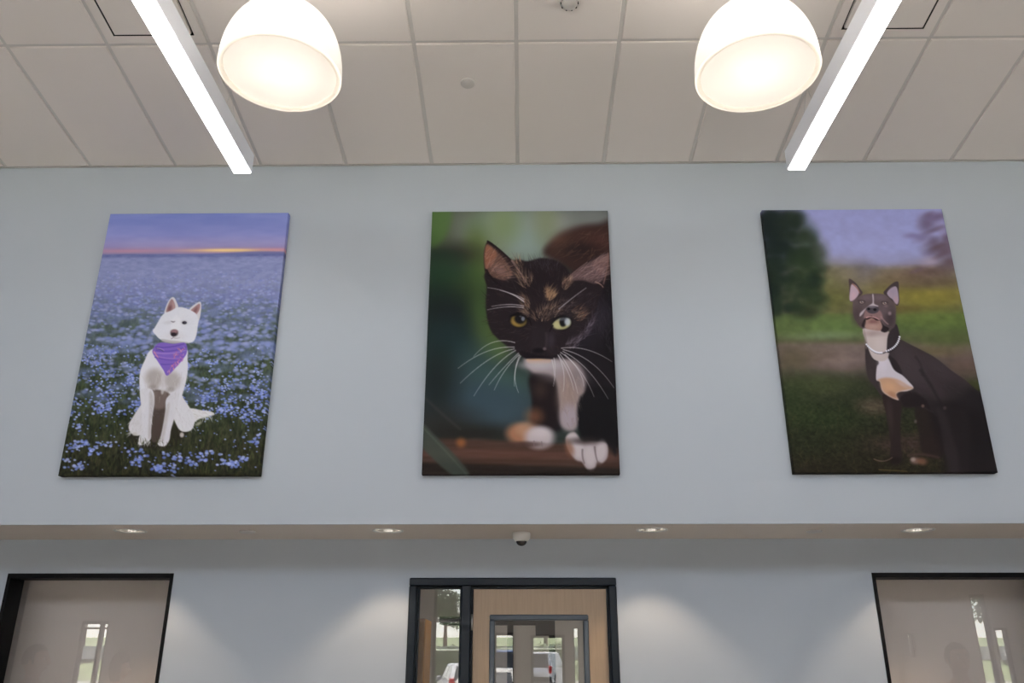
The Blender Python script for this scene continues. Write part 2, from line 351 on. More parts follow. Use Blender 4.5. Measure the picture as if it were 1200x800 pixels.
    for (p, col, w) in (([(100, 530), (220, 545), (360, 500)], (88, 66, 150), 1.6), ([(80, 580), (230, 610), (375, 560)], (158, 128, 196), 1.3), ([(90, 610), (220, 650), (330, 630)], (150, 116, 186), 1.2),
                        ([(105, 560), (220, 590), (380, 530)], (90, 70, 156), 1.5), ([(150, 690), (210, 700), (300, 680)], (92, 72, 158), 1.4), ([(90, 625), (230, 668), (340, 650)], (96, 74, 160), 1.2),
                        ([(105, 545), (140, 548), (168, 572)], (66, 62, 84), .9), ([(108, 540), (150, 540), (176, 562)], (180, 170, 190), .6)):
        c.line(p, w, w*.6, col, .85)
    for i in range(34):
        t = r.rand(); x = 215+t*130+r.randn()*10; y = 780-t*160+r.randn()*14
        c.line([(x, y), (x+14*r.randn(), y-14)], .9, .5, [(196, 110, 150), (206, 130, 120), (170, 90, 170), (204, 150, 180)][r.randint(4)], .75)
    for i in range(22):
        t = r.rand(); x = 270+t*100+r.randn()*6; y = 620-t*80+r.randn()*10
        c.line([(x, y), (x+10*r.randn(), y-10)], .9, .5, [(190, 100, 130), (200, 130, 120), (178, 150, 190)][r.randint(3)], .7)
    for i in range(16):
        t = r.rand(); c.line([(74+t*40+r.randn()*5, 560+t*60), (84+t*40, 580+t*60)], .8, .4, [(190, 110, 130), (180, 140, 180)][r.randint(2)], .7)
    return c.C

def paint_kitten(corners):
    c = Canvas(corners, seed=9); r = c.r
    c.frame(0, 0, 1)
    c.C[:] = (40, 48, 46)
    B = [(515, 262, 22, 34, (62, 84, 50), 1), (545, 275, 26, 40, (84, 84, 78), .9), (575, 262, 40, 22, (108, 120, 108), .9), (612, 262, 34, 24, (122, 136, 124), .8), (600, 282, 40, 26, (122, 140, 132), .9),
         (655, 262, 34, 20, (132, 138, 132), .9), (700, 255, 30, 18, (112, 116, 116), .9), (575, 300, 22, 26, (104, 112, 82), .8), (558, 315, 14, 44, (78, 98, 50), .95), (618, 290, 30, 18, (126, 142, 138), .9), (590, 262, 16, 20, (112, 128, 92), .8), (640, 258, 12, 26, (116, 126, 98), .7),
         (538, 298, 24, 12, (46, 44, 38), .8), (515, 300, 22, 8, (34, 42, 38), .9), (520, 325, 34, 24, (36, 58, 42), 1), (545, 345, 18, 20, (50, 68, 40), .8), (512, 360, 22, 26, (26, 40, 32), .9),
         (530, 370, 40, 26, (24, 30, 32), .95), (565, 365, 14, 26, (56, 78, 44), .85), (572, 398, 17, 20, (72, 90, 48), 1), (580, 412, 14, 10, (86, 108, 54), .8), (525, 405, 34, 26, (28, 44, 46), .95), (560, 428, 26, 22, (46, 66, 68), .9),
         (590, 450, 30, 18, (62, 92, 80), .7), (560, 468, 54, 26, (48, 66, 76), 1), (590, 480, 40, 22, (50, 66, 76), 1), (512, 450, 22, 40, (26, 32, 34), .9), (515, 500, 40, 22, (38, 38, 38), .95), (560, 508, 46, 10, (34, 32, 30), .9)]
    for x, y, a, b, col, al in B: c.ell(x, y, a, b, col, .95, al)
    c.poly([(505, 247), (528, 247), (526, 268), (516, 284), (504, 286)], (74, 104, 54), 5, .7)
    # plank
    c.poly([(485, 513), (560, 514), (640, 519), (740, 520), (740, 560), (485, 560)], (66, 48, 42), 3, 1, False)
    c.poly([(485, 524), (600, 526), (740, 532), (740, 540), (485, 534)], (84, 58, 50), 3, .7, False)
    c.poly([(485, 541), (740, 548), (740, 560), (485, 560)], (32, 27, 25), 2.5, .9, False)
    n = c.noise(40, 3, 5, 2); c.C += ((c.Y > 512)*(n-.5)*14)[..., None]
    c.line([(495, 463), (520, 487), (539, 502)], 3, 2, (62, 62, 58), .5, soft=1.6); c.ell(540, 518, 5, 5, (150, 92, 50), .9, .75)
    c.poly([(494, 495), (510, 510), (535, 535), (550, 556), (530, 556), (505, 535), (493, 520)], (58, 66, 60), 1.6, .9); c.line([(495, 500), (520, 525), (546, 555)], 1.2, .8, (92, 100, 92), .6)
    c.blur(3)
    # ---- body behind
    c.frame(485, 240, 2.5)
    c.poly([(380, 140), (420, 95), (480, 68), (540, 56), (590, 52), (600, 200), (560, 260), (440, 180)], (50, 36, 35), 6)
    c.ell(430, 112, 34, 26, (90, 62, 50), .95, .7, -30); c.ell(500, 85, 50, 22, (62, 42, 39), .95, .7); c.ell(545, 110, 34, 22, (80, 48, 44), .95, .5); c.ell(480, 130, 60, 20, (38, 30, 32), .9, .8)
    c.poly([(330, 440), (350, 520), (345, 600), (350, 650), (430, 660), (440, 620), (560, 700), (600, 690), (600, 200), (540, 260), (420, 430)], (24, 21, 25), 4)
    c.poly([(555, 250), (600, 220), (600, 420), (560, 440)], (20, 18, 21), 3, .9)
    c.ell(520, 340, 40, 90, (34, 30, 38), .9, .7, 20); c.ell(556, 330, 26, 40, (48, 44, 54), .9, .5)
    c.ell(390, 470, 40, 30, (58, 46, 44), .9, .5)
    # white chest, leg and paws
    c.poly([(322, 452), (360, 448), (420, 450), (470, 455), (500, 500), (498, 560), (480, 640), (460, 660), (430, 640), (420, 560), (405, 500), (350, 490)], (142, 130, 132), 3.2, .95)
    c.poly([(340, 500), (405, 500), (424, 570), (420, 650), (372, 640), (345, 560)], (28, 22, 24), 4, .95); c.ell(370, 540, 20, 24, (62, 48, 44), .9, .5)
    c.ell(398, 472, 62, 19, (166, 160, 168), .95, .85, 5); c.ell(430, 496, 60, 22, (134, 124, 128), .95, .6, 10); c.ell(455, 548, 30, 60, (136, 118, 112), .8, .8, 6); c.ell(456, 620, 26, 34, (150, 140, 150), .7, .95); c.ell(480, 500, 22, 30, (116, 106, 112), .9, .6)
    c.ell(352, 618, 24, 22, (130, 84, 58), .9, .6)
    c.ell(312, 668, 40, 30, (150, 106, 82), .45, .95); c.ell(330, 655, 30, 20, (166, 132, 110), .6, .6); c.ell(368, 680, 42, 32, (172, 162, 168), .4, 1); c.ell(330, 700, 50, 8, (60, 44, 42), .7, .7)
    c.line([(352, 690), (352, 704)], 1.2, 1, (110, 98, 102), .7); c.line([(374, 692), (376, 708)], 1.2, 1, (110, 98, 102), .7); c.ell(372, 665, 26, 14, (190, 182, 188), .8, .7)
    c.poly([(488, 560), (590, 540), (602, 700), (560, 690), (490, 680)], (18, 17, 20), 3)
    c.poly([(445, 680), (470, 664), (492, 690), (530, 692), (564, 698), (568, 735), (553, 754), (538, 750), (530, 768), (508, 772), (492, 752), (474, 744), (452, 715)], (150, 140, 144), 1.8)
    for x, y, a, b, t in ((480, 715, 20, 30, -20), (516, 735, 17, 34, -6), (548, 722, 16, 30, 8), (466, 685, 16, 18, -40)): c.ell(x, y, a, b, (178, 170, 176), .5, .9, t)
    c.line([(494, 716), (492, 738), (500, 756)], 1.8, 1.0, (84, 74, 76), .75, soft=.9); c.line([(530, 708), (532, 735), (538, 750)], 1.8, 1.0, (84, 74, 76), .75, soft=.9); c.ell(456, 712, 12, 22, (120, 82, 62), .8, .7, -20); c.ell(500, 690, 44, 10, (44, 36, 36), .9, .7)
    c.frame(485, 240, 2.5)
    c.fur([(400, 130), (480, 80), (590, 60), (590, 180), (470, 150)], 160, 26, 150, [(84, 60, 52), (54, 38, 36), (104, 74, 60), (38, 28, 30)], 1.0, .4)
    c.fur([(540, 260), (598, 240), (600, 420), (560, 420), (520, 330)], 130, 26, 80, [(50, 44, 52), (30, 26, 30), (66, 58, 66)], 1.0, .4)
    c.fur([(425, 510), (495, 505), (488, 620), (440, 630)], 70, 22, 88, [(164, 146, 140), (120, 104, 100), (150, 134, 132)], 1.0, .4)
    # ---- head
    c.frame(550, 270, 5)
    head = [(92, 250), (102, 330), (96, 420), (104, 510), (130, 590), (190, 650), (260, 700), (330, 745), (400, 752), (480, 748), (540, 715), (600, 690), (660, 620), (700, 540), (735, 470), (765, 380), (785, 320), (730, 290), (620, 280), (560, 210), (500, 172), (420, 160), (340, 178), (270, 170), (200, 240)]
    earL = [(84, 170), (88, 110), (108, 62), (150, 86), (200, 132), (250, 175), (300, 250), (310, 320), (200, 330), (110, 320), (92, 250)]
    earR = [(545, 300), (590, 250), (660, 200), (740, 152), (812, 130), (818, 160), (800, 240), (780, 330), (700, 350), (600, 340)]
    D = (33, 27, 31)
    c.poly(earL, (40, 30, 32), 1); c.poly(earR, (42, 33, 37), 1); c.poly(head, D, 1.6)
    # ears: lit inside
    c.poly([(90, 180), (92, 115), (108, 78), (150, 110), (200, 160), (235, 210), (250, 260), (200, 290), (110, 250)], (88, 64, 58), 1.2, .9)
    c.poly([(88, 150), (98, 88), (120, 90), (160, 130), (140, 190), (98, 220)], (140, 92, 72), 2, .8); c.ell(185, 235, 56, 30, (124, 100, 96), .9, .6, 30)
    c.fur([(92, 200), (100, 110), (200, 170), (245, 250), (200, 285), (110, 260)], 150, 60, lambda x, y: -60+60*(x-90)/150, [(168, 138, 128), (110, 84, 78), (62, 46, 46), (150, 110, 92)], .6, .55, .3)
    c.line([(108, 62), (180, 105), (270, 200)], 2.2, 2, (30, 25, 28), .9); c.line([(250, 175), (290, 230), (330, 300)], 2.4, 1.6, (140, 116, 112), .75); c.line([(100, 230), (130, 290), (180, 318)], 3, 2, (26, 20, 24), .8)
    c.poly([(570, 290), (640, 225), (730, 170), (810, 136), (806, 190), (785, 270), (745, 310), (660, 290)], (88, 70, 72), 1.6, .95); c.poly([(720, 180), (808, 138), (800, 210), (770, 260), (740, 230)], (112, 84, 80), 2, .7)
    c.fur([(575, 290), (640, 230), (800, 150), (785, 270), (740, 305), (640, 285)], 190, 80, lambda x, y: -38+.05*(x-600), [(150, 126, 128), (112, 90, 94), (58, 46, 52), (168, 146, 144)], .6, .6, .22)
    c.line([(812, 132), (815, 200), (785, 310)], 1.8, 1.4, (120, 92, 88), .7); c.line([(740, 300), (770, 310), (782, 330)], 1.6, 1, (146, 120, 112), .8); c.line([(545, 310), (600, 245), (690, 185)], 1.4, 1, (122, 98, 96), .7)
    # tortoiseshell patches
    fan = lambda x, y: np.degrees(np.arctan2(y-560, (x-420)*1.3))
    TAN = [(140, 114, 94), (112, 86, 70), (164, 140, 120), (82, 64, 56), (58, 46, 44)]
    c.fur(head, 420, 46, fan, [(52, 44, 50), (40, 33, 38), (24, 20, 23), (66, 55, 58), (58, 44, 42)], .7, .6)
    c.fur([(270, 190), (310, 180), (340, 250), (380, 270), (350, 330), (300, 320)], 120, 46, fan, TAN, .75, .65)
    c.fur([(310, 380), (350, 400), (360, 470), (340, 510), (310, 450)], 90, 40, fan, TAN, .75, .7)
    c.fur([(440, 340), (490, 350), (500, 390), (460, 410), (440, 380)], 90, 36, fan, [(166, 136, 108), (140, 110, 84), (112, 86, 68)], .8, .65)
    c.fur([(370, 490), (440, 450), (520, 430), (520, 480), (480, 520), (420, 530), (385, 530)], 120, 38, fan, TAN, .75, .7)
    c.fur([(600, 460), (660, 450), (690, 490), (650, 530), (610, 510)], 80, 36, -30, TAN+[(150, 100, 74)], .75, .6)
    c.fur([(530, 300), (580, 270), (600, 310), (560, 350)], 70, 40, -60, TAN, .75, .65)
    c.fur([(540, 400), (500, 470), (530, 500), (620, 440)], 50, 36, fan, [(98, 84, 88), (120, 102, 98)], .6, .5)
    c.fur([(380, 170), (500, 180), (540, 240), (360, 240)], 90, 40, fan, [(66, 60, 68), (52, 46, 54)], .6, .5)
    c.fur([(560, 660), (640, 620), (700, 540), (730, 480), (720, 560), (660, 650), (600, 690)], 120, 50, -52, [(96, 88, 100), (120, 110, 122), (70, 62, 74)], .7, .6)
    c.fur([(610, 380), (740, 380), (700, 520), (640, 440)], 60, 46, -40, [(62, 54, 62), (44, 38, 46)], .6, .55)
    c.ell(470, 372, 22, 30, (150, 120, 94), .9, .4, 20)
    # nose bridge, muzzle
    c.poly([(370, 560), (450, 560), (455, 640), (445, 700), (365, 700), (362, 640)], (40, 34, 38), 5, .6); c.line([(450, 600), (455, 640), (446, 690)], 2.4, 1.8, (76, 66, 70), .4, soft=1.4); c.ell(478, 640, 22, 46, (54, 48, 56), .9, .7)
    c.ell(405, 700, 34, 14, (18, 15, 19), .6); c.ell(440, 690, 9, 8, (120, 108, 112), .8, .7); c.ell(380, 600, 24, 40, (38, 32, 37), .9, .6)
    c.poly([(335, 752), (370, 744), (420, 746), (475, 750), (470, 772), (420, 780), (350, 775)], (176, 150, 136), 1.2, .95); c.ell(405, 786, 84, 20, (168, 162, 170), .95, .8); c.ell(390, 752, 42, 6, (190, 152, 118), .7, .7)
    c.poly([(300, 700), (400, 728), (500, 728), (560, 690), (500, 745), (420, 748), (330, 745)], (22, 18, 22), 1.5, .8)
    # eyes
    c.ell(290, 524, 52, 42, (14, 12, 15), .25, 1, 12); c.ell(289, 526, 46, 35, (106, 90, 46), .2, 1, 12); c.ell(272, 540, 26, 16, (148, 120, 60), .7, .7, 20); c.ell(298, 514, 34, 30, (20, 18, 22), .3, 1); c.ell(314, 514, 10, 13, (112, 120, 134), .5, .9); c.ell(300, 500, 8, 5, (80, 86, 98), .6, .7); c.poly([(236, 500), (290, 478), (345, 512), (300, 496)], (16, 13, 16), 1, .9)
    c.ell(542, 540, 60, 42, (14, 12, 15), .22, 1, -8); c.ell(541, 541, 53, 36, (146, 144, 104), .18, 1, -8); c.ell(512, 552, 22, 20, (172, 168, 126), .7, .8); c.ell(550, 530, 23, 31, (16, 15, 18), .25, 1, 8); c.ell(574, 532, 17, 22, (172, 180, 192), .5, .9); c.ell(545, 515, 34, 10, (120, 128, 140), .8, .5, -8); c.poly([(480, 548), (500, 512), (545, 496), (602, 515), (550, 506), (510, 522)], (14, 12, 15), 1, .9)
    c.line([(345, 512), (360, 530), (362, 552)], 2, 1, (14, 11, 14), .8); c.line([(488, 555), (476, 572), (470, 590)], 2, 1, (14, 11, 14), .8)
    c.fur([(240, 478), (330, 480), (350, 505), (300, 480)], 40, 26, -120, [(110, 90, 80), (84, 70, 66)], .5, .6)
    # brow hairs
    WH = (196, 192, 200)
    for p in ([(320, 416), (250, 350), (108, 332)], [(316, 410), (260, 368), (180, 348)], [(318, 440), (240, 420), (130, 442)], [(316, 450), (230, 432), (105, 462)], [(524, 458), (600, 392), (684, 334)], [(320, 400), (290, 380), (240, 366)]):
        c.line(p, 1.0, .5, WH, .72)
    # whiskers
    c.frame(530, 390, 4.85)
    for p in ([(355, 52), (220, 10), (120, 132)], [(352, 78), (200, 66), (32, 198)], [(352, 88), (220, 110), (45, 282)], [(360, 96), (240, 160), (122, 355)], [(376, 112), (300, 180), (208, 292)], [(380, 120), (290, 200), (238, 322)], [(388, 128), (330, 230), (376, 336)],
              [(382, 124), (350, 200), (352, 300)], [(620, 84), (760, 62), (906, 160)], [(630, 92), (800, 130), (918, 308)], [(628, 102), (770, 170), (886, 372)], [(616, 108), (740, 190), (806, 360)], [(600, 122), (650, 210), (630, 330)], [(612, 118), (690, 220), (712, 340)], [(604, 126), (670, 220), (690, 322)], [(578, 140), (592, 210), (574, 300)], [(640, 120), (740, 210), (748, 300)], [(566, 150), (580, 200), (578, 240)]):
        c.line(p, .95, .45, (200, 197, 204), .68, n=12)
    return c.C

def paint_grey_dog(corners):
    c = Canvas(corners, seed=14); r = c.r
    c.frame(0, 0, 1)
    c.ramp([(244, (148, 152, 204)), (290, (152, 156, 206)), (308, (144, 146, 186)), (316, (120, 113, 108)), (345, (104, 99, 80)), (365, (97, 94, 72)), (368, (84, 98, 58)), (384, (78, 94, 56)), (398, (80, 84, 60)), (404, (102, 91, 86)), (420, (92, 81, 80)), (436, (70, 66, 57)), (448, (46, 50, 37)), (490, (38, 41, 30)), (530, (38, 36, 27)), (555, (34, 31, 24))])
    B = [(1013, 318, 14, 10, (104, 100, 116), .9), (985, 325, 30, 16, (114, 106, 88), .9), (1045, 330, 22, 14, (118, 104, 84), .9), (1080, 325, 26, 14, (112, 92, 80), .9), (960, 330, 20, 20, (100, 100, 68), .8), (980, 350, 26, 16, (90, 92, 54), .9), (1035, 345, 24, 14, (110, 102, 70), .8), (1085, 348, 46, 18, (112, 106, 54), 1), (1090, 344, 38, 12, (126, 118, 58), .8), (1085, 330, 40, 7, (92, 80, 72), .8), (1060, 362, 40, 4, (96, 82, 48), .8),
         (1100, 372, 50, 10, (88, 104, 56), .9), (970, 380, 50, 10, (88, 108, 64), .9), (965, 392, 40, 5, (112, 128, 100), .6), (930, 380, 24, 10, (78, 92, 56), .8), (1110, 396, 34, 10, (78, 88, 52), .8), (1090, 412, 40, 6, (92, 84, 62), .8), (985, 420, 34, 12, (112, 98, 96), .9), (960, 415, 24, 10, (100, 88, 80), .8), (1125, 430, 26, 12, (88, 74, 68), .9), (930, 420, 20, 14, (80, 74, 58), .8),
         (955, 450, 40, 12, (60, 68, 44), .8), (925, 470, 22, 22, (44, 54, 34), .8), (960, 490, 40, 16, (40, 50, 30), .8), (1025, 475, 16, 8, (86, 74, 62), .8), (945, 520, 40, 14, (34, 38, 26), .8), (1070, 520, 44, 10, (58, 46, 44), .8), (1140, 455, 12, 8, (74, 84, 40), .8)]
    for x, y, a, b, col, al in B: c.ell(x, y, a, b, col, .95, al)
    # trees: left evergreen, right purple twigs
    for i in range(150):
        t = r.rand(); y = 250+115*t; x = 893+(8+62*np.sin(np.clip(t*1.25+.25, 0, 1)*np.pi*.62))*r.rand()*1.02
        c.ell(x, y, 4+7*r.rand(), 3+5*r.rand(), [(26, 34, 34), (34, 46, 36), (44, 58, 42), (30, 40, 32), (56, 68, 46)][r.randint(5)], .95, .7)
    for x, y, a, b, col in ((905, 270, 16, 30, (26, 30, 38)), (912, 300, 18, 40, (28, 38, 36)), (905, 345, 14, 24, (24, 34, 30)), (940, 340, 18, 24, (38, 50, 36)), (955, 355, 14, 12, (44, 56, 38)), (962, 295, 9, 12, (84, 88, 84)), (945, 275, 12, 14, (48, 60, 46)), (945, 305, 16, 16, (46, 60, 42)), (950, 365, 8, 6, (40, 46, 34)), (925, 262, 16, 14, (36, 44, 40))): c.ell(x, y, a, b, col, .95, .75)
    for i in range(46):
        x = 1072+r.rand()*52; y = 247+r.rand()*70; d = (x-1064)/60
        if r.rand() > d+.05: continue
        c.ell(x, y, 4+7*r.rand(), 2+3*r.rand(), [(112, 100, 132), (126, 112, 142), (104, 88, 112), (96, 80, 96)][r.randint(4)], .95, .6, -20)
    for x, y, a, b, col in ((1086, 262, 9, 9, (96, 80, 104)), (1098, 254, 12, 5, (110, 96, 128)), (1104, 290, 18, 9, (88, 72, 80)), (1112, 308, 16, 8, (86, 70, 72)), (1070, 276, 9, 3, (122, 114, 160)), (1090, 306, 10, 5, (160, 148, 170)), (1090, 318, 20, 6, (96, 80, 78))): c.ell(x, y, a, b, col, .95, .75)
    n = c.noise(12, 9, 7, 3); c.C *= (1+((n-.5)*np.where(c.Y < 310, .07, .2))[..., None])
    c.blur(2)
    n2 = c.noise(4, 3, 19, 2); c.C *= 1+((c.Y > 430)*(n2-.5)*.5*np.clip((c.Y-430)/60, 0, 1))[..., None]
    for i in range(420):
        y = 470+84*r.rand()**.7; x = 915+255*r.rand(); l = 3+5*r.rand()
        c.line([(x, y), (x+r.randn()*2, y-l*.6), (x+r.randn()*4, y-l)], .8, .3, [(58, 62, 36), (30, 34, 22), (74, 70, 44), (50, 44, 34)][r.randint(4)], .5, n=3, raw=True)
    # ------------------------------ the dog
    c.frame(1000, 400, 5.16)
    DK = (52, 45, 48)
    body = [(84, 0), (76, 60), (80, 140), (96, 220), (140, 280), (180, 330), (240, 345), (290, 370), (330, 396), (400, 392), (470, 420), (520, 470), (540, 560), (560, 680), (600, 790), (640, 830), (920, 830), (900, 700), (840, 500), (790, 330), (740, 285), (680, 230), (600, 175), (500, 95), (420, 50), (340, 10), (280, -20), (180, -40)]
    c.poly([(380, 390), (520, 400), (560, 560), (540, 700), (430, 680), (400, 560)], (36, 29, 29), 2, .9)
    c.poly(body, DK, .9)
    c.poly([(480, 420), (620, 330), (760, 290), (930, 520), (930, 830), (600, 830), (540, 640)], (26, 23, 25), 9, .92)
    c.poly([(300, 380), (400, 390), (500, 430), (560, 560), (600, 790), (700, 800), (700, 450), (560, 380), (430, 330)], (34, 30, 32), 5, .8)
    c.ell(330, 130, 60, 120, (66, 58, 62), .95, .7, -30); c.ell(400, 200, 50, 110, (60, 53, 57), .95, .6, -30); c.ell(520, 160, 36, 110, (62, 55, 59), .95, .55, -55); c.line([(410, 170), (470, 250), (530, 370)], 4, 3, (32, 28, 31), .6, soft=1.6); c.line([(380, 90), (430, 150), (420, 200)], 3, 2, (40, 35, 38), .6, soft=1.4)
    c.ell(680, 330, 90, 60, (38, 34, 37), .95, .6, 30); c.ell(600, 290, 60, 60, (42, 37, 40), .95, .5, 40); c.ell(110, 150, 26, 90, (58, 50, 52), .9, .6); c.ell(380, 320, 110, 50, (38, 33, 36), .95, .5, 20)
    c.poly([(500, 400), (560, 430), (600, 560), (640, 700), (640, 830), (590, 830), (560, 680), (530, 520)], (46, 40, 43), 4, .6)
    c.poly([(180, 320), (250, 340), (296, 372), (290, 480), (290, 590), (300, 700), (280, 740), (230, 730), (228, 600), (205, 450)], (40, 32, 33), 1.4); c.ell(225, 440, 18, 90, (54, 44, 45), .9, .6, -6)
    c.ell(255, 720, 50, 22, (26, 22, 21), .9, .8)
    c.poly([(290, 330), (300, 380), (330, 396), (420, 392), (470, 410), (440, 350), (360, 300)], (30, 25, 27), 2, .85); c.ell(424, 386, 9, 9, (96, 78, 72), .6, .9); c.ell(556, 398, 10, 10, (70, 60, 60), .7, .7); c.ell(380, 480, 8, 10, (96, 88, 88), .8, .7)
    c.ell(380, 720, 28, 20, (120, 96, 90), .6, .8); c.ell(420, 724, 30, 20, (110, 76, 60), .7, .8, 10); c.ell(366, 712, 14, 12, (150, 138, 134), .7, .8); c.line([(340, 690), (420, 670), (520, 700)], 3, 2, (84, 62, 60), .5, soft=1.6); c.line([(130, 710), (190, 740), (240, 700)], 1.4, 1, (120, 98, 84), .6); c.line([(160, 775), (260, 780), (330, 785)], 1.2, 1, (96, 84, 50), .7)
    c.fur([(100, 60), (400, 60), (560, 200), (700, 300), (300, 300), (120, 200)], 200, 34, 50, [(72, 63, 67), (40, 35, 38), (58, 50, 54)], .5, .4)
    # white bib
    bib = [(120, 50), (190, 62), (215, 90), (250, 165), (300, 200), (340, 240), (366, 275), (330, 295), (280, 300), (262, 320), (276, 350), (225, 330), (180, 295), (165, 240), (142, 225), (146, 150), (158, 120)]
    c.poly(bib, (184, 178, 190), .9)
    c.poly([(165, 240), (150, 228), (200, 214), (270, 225), (330, 260), (362, 280), (280, 300), (262, 320), (272, 346), (222, 326), (182, 296)], (168, 132, 108), 2, .95); c.ell(220, 270, 40, 26, (186, 148, 116), .9, .7, 20); c.ell(300, 255, 40, 10, (176, 160, 160), .9, .6, 30); c.ell(240, 318, 26, 16, (140, 100, 80), .9, .6, 30)
    c.ell(180, 120, 26, 50, (198, 192, 204), .9, .5)
    c.poly([(188, 60), (260, 110), (300, 190), (250, 165), (214, 95)], (40, 34, 37), 1.2, .8)
    # head and neck
    c.frame(985, 320, 8)
    c.poly([(225, 500), (460, 540), (470, 640), (440, 800), (320, 800), (255, 660)], (178, 166, 166), .9)
    c.ell(330, 560, 90, 26, (146, 130, 130), .9, .8); c.ell(370, 650, 50, 80, (190, 180, 182), .9, .6)
    c.poly([(455, 560), (520, 470), (548, 520), (560, 600), (540, 680), (450, 740), (440, 660)], (46, 40, 44), .9)
    c.poly([(225, 510), (250, 600), (262, 680), (240, 700), (225, 600)], (120, 106, 108), 1, .5)
    c.poly([(88, 120), (84, 60), (98, 48), (150, 86), (190, 140), (212, 185), (150, 240), (105, 262), (90, 200)], (72, 60, 64), .7)
    c.poly([(96, 160), (110, 100), (150, 110), (178, 160), (168, 205), (115, 252), (92, 240)], (170, 150, 166), .8); c.ell(128, 210, 26, 40, (188, 158, 172), .8, .7); c.line([(120, 95), (170, 130), (186, 180)], 1.6, 1.2, (136, 96, 90), .8)
    c.poly([(410, 185), (430, 145), (490, 90), (530, 72), (548, 88), (550, 180), (556, 250), (535, 300), (480, 250)], (62, 53, 57), .7)
    c.poly([(440, 180), (470, 140), (520, 118), (540, 160), (548, 240), (532, 284), (492, 240), (460, 215)], (152, 138, 158), .8); c.ell(525, 245, 20, 32, (168, 140, 152), .8, .8); c.ell(490, 160, 26, 30, (142, 132, 154), .8, .6, 20)
    head = [(122, 270), (150, 235), (200, 205), (250, 190), (310, 184), (370, 186), (420, 196), (470, 235), (520, 300), (522, 400), (515, 480), (480, 520), (420, 548), (390, 530), (300, 515), (240, 510), (200, 505), (150, 440), (126, 380)]
    c.poly(head, (86, 74, 78), .9)
    c.ell(160, 390, 44, 80, (66, 55, 58), .9, .7, 10); c.ell(470, 420, 44, 90, (58, 49, 53), .9, .8); c.ell(250, 225, 50, 26, (104, 92, 98), .9, .7); c.ell(380, 225, 50, 26, (104, 92, 98), .9, .7); c.ell(420, 340, 50, 40, (92, 80, 86), .9, .6); c.ell(200, 470, 36, 30, (70, 55, 55), .9, .6)
    c.poly([(303, 196), (314, 194), (318, 240), (322, 280), (360, 300), (330, 312), (280, 306), (250, 320), (215, 372), (188, 398), (190, 370), (220, 340), (280, 292), (306, 268)], (178, 168, 178), .9, .95)
    c.poly([(250, 330), (330, 320), (380, 350), (400, 400), (380, 430), (300, 400), (240, 420), (225, 400)], (132, 104, 106), 1.2, .9)
    c.poly([(245, 330), (268, 306), (310, 300), (352, 308), (366, 335), (350, 360), (310, 372), (268, 362)], (70, 64, 72), .8); c.ell(270, 328, 13, 12, (26, 23, 27), .4); c.ell(328, 335, 16, 13, (26, 23, 27), .4); c.ell(300, 310, 30, 8, (120, 114, 124), .9, .7)
    c.poly([(232, 440), (250, 405), (300, 398), (350, 420), (380, 440), (395, 500), (380, 530), (310, 525), (240, 505)], (148, 118, 112), 1.0)
    c.poly([(242, 416), (290, 392), (312, 402), (372, 432), (340, 436), (300, 412), (255, 430)], (44, 28, 32), .8); c.line([(250, 410), (300, 384), (366, 428)], 1.3, .9, (190, 150, 152), .9); c.ell(312, 450, 40, 22, (110, 76, 76), .8, .7); c.ell(310, 492, 56, 26, (168, 140, 132), .8, .7)
    c.poly([(232, 420), (244, 430), (234, 480), (222, 500), (205, 480)], (34, 27, 29), 1, .9); c.poly([(380, 440), (410, 480), (460, 510), (430, 545), (385, 535), (400, 490)], (32, 26, 29), 1, .9); c.line([(385, 400), (420, 450), (450, 470)], 2, 1.4, (142, 118, 122), .7)
    for x, y in ((205, 265), (418, 275)):
        c.ell(x, y, 27, 17, (62, 52, 56), .6, .8); c.ell(x, y, 18, 12, (158, 140, 134), .4, .9); c.ell(x+2, y-3, 9, 9, (44, 36, 40), .4, .9); c.ell(x+5, y-5, 4, 4, (190, 186, 190), .5)
    c.line([(170, 250), (205, 240), (240, 258)], 1.2, .9, (56, 46, 50), .45); c.line([(385, 262), (418, 250), (450, 268)], 1.2, .9, (56, 46, 50), .45)
    c.ell(466, 370, 14, 16, (150, 132, 140), .8, .7); c.ell(430, 300, 16, 12, (130, 110, 110), .9, .5)
    c.fur(head, 120, 26, lambda x, y: np.degrees(np.arctan2(y-300, x-310)), [(106, 94, 100), (66, 56, 60)], .45, .35)
    # bead collar
    t = np.linspace(0, 1, 30)
    p = [((1-a)**2*250+2*a*(1-a)*340+a*a*440, (1-a)**2*660+2*a*(1-a)*775+a*a*722) for a in t[:-6:2]]+[((1-a)**2*436+2*a*(1-a)*540+a*a*558, (1-a)**2*722+2*a*(1-a)*690+a*a*590) for a in np.linspace(0, 1, 11)]
    c.line([(250, 662), (340, 785), (440, 728)], 1.6, 1.6, (60, 54, 64), .8); c.line([(440, 728), (545, 692), (560, 590)], 1.6, 1.6, (60, 54, 64), .8)
    for x, y in p: c.ell(x, y, 8.5, 8.5, (212, 214, 226), .4)
    return c.C
